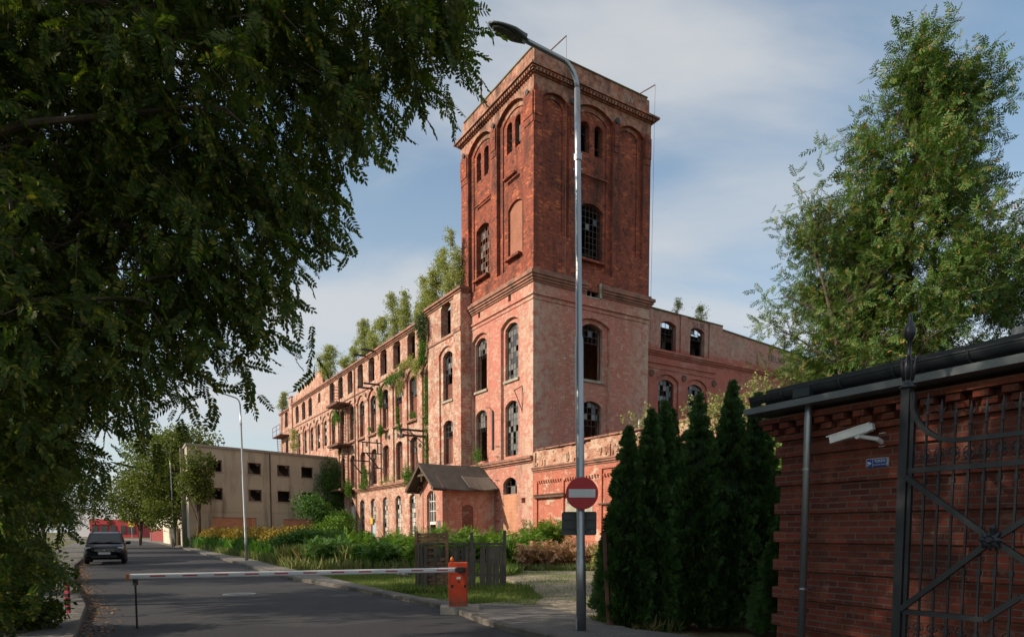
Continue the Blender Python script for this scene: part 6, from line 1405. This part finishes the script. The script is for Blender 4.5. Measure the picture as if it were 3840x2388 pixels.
def cling(pts, label, mat='vine_leaf', size=.17, n=90, r=.28, name='wall_plant', x=-.55, cat='plant', group='plants growing out of the mill facade', hang=0):
    y0, z0 = pts[0]; p = W_(x, y0, z0); T = thing(name, label, cat, p, AZ, group, off=(x, y0, z0)); P = []; b = MB()
    for y, z in pts:
        rr = r*random.uniform(.75, 1.3); d = rng.normal(size=(n, 3))*np.array([.35, .55, .60])*rr; d[:, 0] = -abs(d[:, 0])*1.3-.02; P.append(np.array([x, y, z])+d)
        b.tube([(x+.1, y, z-.1), (x-.12, y+.05, z+.1), (x-.2, y, z+.25)], [.012, .01, .004], 4)
    if len(pts) > 1: b.tube([(x+.02, y, z) for y, z in pts], .012, 4)
    P = np.concatenate(P); Y = rng.normal(size=(len(P), 3))+np.array([-.5, 0, -.2-hang])
    b.build('stem', 'bark', T); scatter('foliage', CLUMPS, P, Y, rng.normal(size=(len(P), 3)), rng.uniform(.6, 1.3, len(P))*size, mat, T)
def line(y0, z0, y1, z1, n): return [(y0+(y1-y0)*i/(n-1), z0+(z1-z0)*i/(n-1)) for i in range(n)]
cling(line(14.2, 17.3, 14.3, 18.2, 4), 'dark pine shrub hanging in the corner beside the end bay', 'pine_needle', .22, 200, .55, x=-.9)
cling(line(14.35, 16.8, 14.6, 15.2, 5), 'bright green creeper hanging below the pine shrub', 'vine_leaf', .20, 170, .42, x=-.8, hang=.5)
cling(line(14.9, 15.1, 15.7, 14.7, 3), 'pale creeper at the foot of the hanging green mass', 'birch_leaf', .2, 130, .4, x=-.9, hang=.5)
cling(line(14.4, 13.6, 14.35, 10.4, 7), 'leafy creeper running down the corner beside the end bay', 'vine_leaf', .17, 80, .3, x=-.6)
cling(line(14.45, 10.3, 14.4, 6.5, 8), 'thin creeper reaching down behind the wall lamp', 'vine_leaf', .16, 55, .26, x=-.6)
cling(line(17.4, 15.9, 19.4, 15.7, 4), 'ragged tuft below the second upper window from the end bay', 'birch_leaf', .2, 60, .3, x=-.6)
cling(line(19.0, 15.1, 22.5, 15.0, 6), 'sparse branching shrub over the tall arches by the steel beams', 'vine_leaf', .2, 70, .45, x=-.75)
cling([(19.6, 14.3), (19.9, 13.8)], 'creeper hanging in front of a pilaster capital', 'birch_leaf', .18, 70, .3, x=-.6)
cling(line(24.7, 14.6, 24.6, 13.3, 4), 'bright green bush in the head of a tall arch', 'vine_leaf', .17, 110, .3)
cling([(24.2, 11.1), (24.4, 10.7)], 'green bush on the ledge under the leafy arch', 'vine_leaf', .19, 130, .36, x=-.7)
cling(line(20.4, 12.3, 20.3, 10.6, 4), 'narrow creeper on the sill left of the end bay', 'vine_leaf', .16, 70, .22, x=-.6)
cling([(17.0, 11.3), (17.5, 11.35)], 'tuft on the sill nearest the end bay', 'vine_leaf', .15, 60, .25, x=-.5)
cling([(27.5, 11.4), (27.9, 11.5)], 'small tuft on a window sill in mid wing', 'vine_leaf', .14, 50, .22, x=-.5)
cling(line(36.9, 13.8, 37.6, 14.4, 3), 'green bush right of the upper fire escape platform', 'vine_leaf', .2, 130, .45, x=-.6); cling([(38.6, 14.6), (38.9, 13.9)], 'creeper behind the fire escape ladder', 'vine_leaf', .19, 70, .4)
cling([(36.6, 10.6), (36.7, 10.2)], 'green tuft below the bush by the fire escape', 'vine_leaf', .18, 110, .33, x=-.6)
cling([(33.0, 6.3), (33.3, 5.7), (32.8, 6.0)], 'round bush on the ledge right of the lowest fire escape platform', 'vine_leaf', .2, 190, .5, x=-.9)
cling(line(28.2, 6.3, 28.6, 7.6, 3), 'bright bush at the foot of a bricked window', 'vine_leaf', .18, 120, .36, x=-.75); cling([(29.6, 6.1), (28.9, 6.1)], 'low bush on the ledge below the steel bracket', 'vine_leaf', .17, 100, .36, x=-.75)
cling([(17.6, 6.6), (17.2, 6.2), (17.9, 6.1)], 'bush on the ledge just left of the porch gable', 'vine_leaf', .18, 150, .42, x=-.85)
cling([(21.5, 6.2), (23.0, 6.2), (24.5, 6.2)], 'grassy tufts along the ledge', 'birch_leaf', .15, 40, .3, x=-.6)
cling([(6.3, 6.75), (6.6, 7.0)], 'tuft on the tower ledge above the porch', 'vine_leaf', .17, 90, .34, x=-.25, group=None)
cling(line(8.9, 18.0, 8.5, 16.2, 6), 'creeper trailing round the tower corner over the end bay', 'vine_leaf', .17, 70, .36, x=-.35, group=None)
cling([(8.4, 14.9), (8.4, 14.5)], 'tuft in the joint between tower and end bay', 'birch_leaf', .15, 50, .25, x=-.4, group=None)
cling([(-1.0, 1.4), (-1.6, 1.3)], 'weed on the loading dock by the annex wall', 'vine_leaf', .16, 60, .3, x=-.3, group=None)

def shrub(x, y, h, r, label, mat='shrub_leaf', n=900, size=.23, group=None, name='leafy_shrub', fern=False, ymul=1.0):
    if fern:
        T = thing(name, label, 'shrub', (x, y, -.06), 0, group); OFF[T] = Vector((x, y, -.06)); b = MB(); C = []; D = []
        for k in range(int(17*r)+6):
            a = random.uniform(0, 6.28); q = Vector((x+random.gauss(0, r*.25), y+random.gauss(0, r*.25), -.06)); hh = h*random.uniform(.55, 1.0)
            pts, rs = limb(q, Vector((math.cos(a)*.45, math.sin(a)*.45, 1.2)), hh*1.05, .016, .005, 5, .0, .1); b.tube(pts, rs, 4)
            for e in range(int(n/40)):
                s = random.uniform(.25, 1.0); c = pts[min(4, int(s*5))].lerp(pts[min(5, int(s*5)+1)], random.random()); C.append(tuple(c)); v = Vector((random.gauss(0, 1), random.gauss(0, 1), random.gauss(.2, .4))).normalized(); D.append(tuple(v))
        b.build('stem', 'bark', T); C = np.array(C); D = np.array(D); scatter('foliage', COMP_FAR, C, D+np.array([0, 0, .05]), np.array([0, 0, 1])+rng.normal(size=(len(C), 3))*.3, rng.uniform(.7, 1.25, len(C))*size, mat, T); return T
    return broadleaf(name, label, 'shrub', (x, y, -.06), h, r, h*.42, h*.52, mat, n, size, trunk=.03, group=group, stems=4, lobes=8, ymul=ymul)
GS = 'green shrubs on the waste ground before the mill'
for x, y, h, r, lab, mat in ((-1.4, 32.0, 1.75, 1.6, 'bright feathery shrub in front of the porch side wall', 'shrub_leaf'), (-3.2, 31.6, 1.9, 1.6, 'bright feathery shrub in front of the porch door', 'shrub_leaf'), (-5.0, 31.0, 1.65, 1.6, 'bright feathery shrub left of the porch', 'shrub_leaf'), (-6.8, 31.2, 1.5, 1.5, 'green shrub under the first ground floor windows', 'shrub_leaf'), (-8.4, 32.0, 1.55, 1.5, 'green shrub under the middle ground floor windows', 'dark_shrub_leaf'), (-.2, 30.2, 1.7, 1.5, 'bright shrub under the blocked doorway', 'shrub_leaf'), (1.6, 33.2, 2.5, 1.5, 'tall fern leaved shrub against the tower corner', 'shrub_leaf'), (-3.8, 27.8, 1.35, 1.3, 'green shrub behind the woven fence panel', 'shrub_leaf'), (-1.9, 27.2, 1.4, 1.3, 'green shrub behind the board fence', 'shrub_leaf'), (-5.9, 28.0, 1.3, 1.4, 'shrub left of the woven fence panel', 'dark_shrub_leaf'), (-8.0, 29.0, 1.35, 1.5, 'dark shrub in the middle of the waste ground', 'dark_shrub_leaf')):
    shrub(x, y, h*.93, r*1.12, lab, mat, n=1700, size=.46, group=GS, fern=True)
for x, y, h, r, lab, mat in ((-11.2, 37.5, 3.5, 1.6, 'big rounded dark shrub at the corner of the concrete building', 'dark_shrub_leaf'), (-9.6, 37.0, 2.7, 1.5, 'dense shrub right of the big rounded one', 'shrub_leaf'), (-12.6, 37.6, 1.5, 1.0, 'dark shrub left of the big rounded one', 'dark_shrub_leaf'), (-10.6, 33.5, 1.6, 1.7, 'low dark shrub before the big rounded one', 'dark_shrub_leaf'), (-15.2, 42.0, 1.15, 1.4, 'low leafy shrub under the right blocked gateway', 'dark_shrub_leaf'), (-18.0, 46.6, 1.25, 1.5, 'low leafy shrub before the concrete wall', 'dark_shrub_leaf'), (-21.5, 53.0, 1.3, 1.6, 'leafy shrub under the left blocked gateway', 'dark_shrub_leaf')):
    shrub(x, y, h, r, lab, mat, n=1500, size=.30, group=GS)
p_ = W_(-1.6, 38.2); broadleaf('birch_tree', 'drooping grey green birch between the concrete building and the fire escape', 'tree', (p_.x, p_.y, -.06), 9, 2.0, 3.9, 5.3, 'dark_shrub_leaf', 1500, .36, trunk=.09, bark='birch_bark', lobes=12)
p_ = W_(-3.6, 32.5); broadleaf('ash_sapling', 'upright ash sapling before the leftmost ground floor windows', 'tree', (p_.x, p_.y, -.06), 4, 1.0, 1.9, 2.4, 'shrub_leaf', 500, .34, trunk=.05, lobes=7)
for x, y, h, r, lab in ((1.0, 27.6, 1.25, 1.0, 'withered brown bush beside the board fence'), (2.2, 27.8, 1.35, 1.1, 'withered brown bush behind the white litter'), (3.4, 28.0, 1.2, 1.1, 'withered brown bush behind the lamp pole')):
    shrub(x, y, h, r, lab, 'withered_leaf', n=900, size=.36, group='withered bushes at the back of the yard', fern=True, name='withered_bush')
shrub(4.1, 26.6, 1.5, .8, 'yellow green bramble between lamp pole and hedge', 'birch_leaf', n=500, size=.26, name='bramble_bush')
shrub(.35, 29.5, 1.3, .8, 'low green bush left of the loading dock', 'shrub_leaf', n=500, size=.24)
for x, y, h, r, lab in ((3.0, 14.6, 4.2, .5, 'pale leaved sapling showing between the left conifer tops'), (3.9, 14.6, 4.35, .5, 'pale leaved sapling left of the broad conifer'), (4.7, 14.8, 4.6, .7, 'pale leaved sapling filling the gap left of the tallest conifer'), (5.6, 15.2, 5.1, .8, 'pale leaved sapling rising behind the tallest conifer'), (6.9, 15.4, 4.8, .9, 'pale leaved sapling beside the gatehouse eaves')):
    broadleaf('aspen_sapling', lab, 'tree', (x, y, -.06), h, r, h*.42, h*.56, 'pale_leaf', int(330*r/.5), .15, trunk=.04, lobes=8, group='pale saplings behind the conifer hedge')
broadleaf('berry_bush', 'tall green bush with orange fruit behind the gatehouse corner', 'shrub', (6.35, 14.2, -.06), 4, 1.0, 1.9, 2.0, 'shrub_leaf', 1500, .20, trunk=.04, stems=3, lobes=10)
broadleaf('leafy_shrub', 'green thicket behind the gatehouse roof at the foot of the robinias', 'shrub', (11.5, 21.0, -.06), 6, 3.4, 2.6, 3.2, 'robinia_far', 2600, .30, trunk=.05, stems=4, lobes=12)
for x, y, r, h, lab in ((-7.6, 10.2, 1.1, 1.3, 'dark hedge bush closest to the viewer on the left pavement'), (-12.2, 15.6, 1.5, 2.0, 'dark hedge bush behind the striped bollard'), (-16.2, 20.6, 1.8, 2.1, 'dark hedge bush farther along the left pavement')):
    broadleaf('hedge_bush', lab, 'shrub', (x-.8, y, -.06), h, r, h*.5, h*.5, 'robinia_leaf', 1500, .2, trunk=.04, stems=3, group='bushes along the left pavement')

def inside(poly, p):
    x, y = p[:, 0], p[:, 1]; c = np.zeros(len(p), bool); n = len(poly); j = n-1
    for i in range(n):
        xi, yi = poly[i]; xj, yj = poly[j]
        c ^= ((yi > y) != (yj > y)) & (x < (xj-xi)*(y-yi)/(yj-yi+1e-12)+xi); j = i
    return c
def grass(name, poly, n, h, mat, label_kind='stuff', lean=.35, clumpy=.0, z=-.08, wid=1.0, tmpl=BLADE):
    poly = np.array(poly, float); lo, hi = poly.min(0), poly.max(0); P = rng.uniform(lo, hi, (n*4, 2)); P = P[inside(poly.tolist(), P)]
    if clumpy:
        f = np.sin(P[:, 0]*1.9+1.3*np.sin(P[:, 1]*.9))*np.sin(P[:, 1]*1.6+1.1*np.cos(P[:, 0]*.8))+.45*np.sin(P[:, 0]*5.1)*np.sin(P[:, 1]*4.3); P = P[f+rng.normal(size=len(P))*.5 > clumpy-1]
    P = P[:n]; m = len(P); pos = np.concatenate([P, np.full((m, 1), z)], 1); Y = np.stack([rng.normal(size=m)*lean, rng.normal(size=m)*lean, np.ones(m)], 1)
    S = rng.uniform(.55, 1.25, m)*h; o = scatter(name, tmpl, pos, Y, rng.normal(size=(m, 3)), S, mat); o['kind'] = 'stuff'; return o
VERGE = [(-2.3, 15.9), (-1.0, 14.4), (.5, 13.8), (.75, 15.4), (.4, 18.6), (-.5, 23), (-1.2, 26.5), (-4, 26.8), (-8.7, 26.5), (-4.9, 20.0)]
grass('lawn_grass', VERGE, 52000, .10, 'grass_blade', lean=.5)
grass('lawn_grass', [(-1.0, 14.5), (.5, 13.9), (.7, 15.6), (.4, 17.6), (-1.6, 17.6)], 14000, .15, 'grass_blade', lean=.45)
grass('lawn_grass', [(-3.3, 17.2), (.6, 17.4), (.4, 18.6), (-3.4, 18.8)], 5000, .24, 'grass_blade', lean=.4)
WASTE = [(-9.0, 26.9), (-5.5, 25.6), (-2.2, 26.2), (-1.0, 29), (-8, 33), (-14, 41), (-24, 56), (-32, 66.5), (-33, 66.6), (-13.9, 35.4)]
grass('tall_grass', WASTE, 42000, .55, 'tall_grass_blade', lean=.28, clumpy=.6)
grass('tall_grass', [(-10.5, 29.4), (-7.0, 27.6), (-5.4, 28.6), (-9.2, 31.2)], 5200, .95, 'tall_grass_blade', lean=.18, clumpy=.7)
grass('tall_grass', [(-2.0, 24.5), (-.2, 22.8), (.4, 25.0), (-.6, 27.4), (-2.4, 27)], 6000, .42, 'grass_blade', lean=.35, clumpy=.5)
grass('yard_weeds', [(-.7, 14.4), (2.4, 14.2), (3.5, 18), (4.4, 25.5), (1.0, 26), (-.2, 23), (.5, 18.8)], 5000, .10, 'grass_blade', lean=.5, clumpy=1.25, z=.02)
grass('yard_weeds', [(.8, 26.2), (4.5, 25.8), (4.6, 27), (.4, 27.6)], 3500, .35, 'tall_grass_blade', lean=.4, clumpy=.5)
grass('yard_weeds', [(1.5, 11.4), (2.2, 10.7), (3.0, 11.0), (2.6, 12.4), (1.7, 12.2)], 1200, .28, 'tall_grass_blade', lean=.45)
def goldenrod():
    T = []
    poly = [(-14.2, 37.2), (-12.2, 34.6), (-10.6, 36.5), (-14, 43.5), (-23, 55.5), (-28.5, 62), (-32.0, 65.3)]
    grass('goldenrod', poly, 9000, 1.05, 'dark_shrub_leaf', lean=.2, tmpl=LEAF, z=-.05)
    pp = np.array(poly); P = rng.uniform(pp.min(0), pp.max(0), (9000, 2)); P = P[inside(poly, P)][:5200]
    f = np.sin(P[:, 0]*.9)*np.sin(P[:, 1]*.7); P = P[f > -.55]
    pos = np.concatenate([P, (rng.uniform(.95, 1.6, len(P))+.25*f[f > -.55])[:, None]], 1)
    Y = np.stack([rng.normal(size=len(P))*.5+.4, rng.normal(size=len(P))*.5, np.ones(len(P))], 1)
    o = scatter('goldenrod', CLUMPS, pos, Y, rng.normal(size=(len(P), 3)), rng.uniform(.22, .42, len(P)), 'goldenrod_bloom'); o['kind'] = 'stuff'
goldenrod()
def litter_leaves():
    P = []
    for a, b in zip(KL[3:7], KL[4:8]):
        a, b = np.array(a), np.array(b); L = np.linalg.norm(b-a); n = int(150*L/3); t = rng.uniform(0, 1, n); d = (b-a)/L; off = np.abs(rng.normal(size=n))*.22+.02
        P.append(a+t[:, None]*(b-a)+off[:, None]*np.array([d[1], -d[0]]))
    P = np.concatenate(P); pos = np.concatenate([P, np.full((len(P), 1), -.055)], 1)
    o = scatter('fallen_leaves', LEAF, pos, rng.normal(size=(len(P), 3))*np.array([1, 1, .12]), np.array([0, 0, 1])+rng.normal(size=(len(P), 3))*.3, rng.uniform(.04, .09, len(P)), 'orange_leaf'); o['kind'] = 'stuff'
litter_leaves()
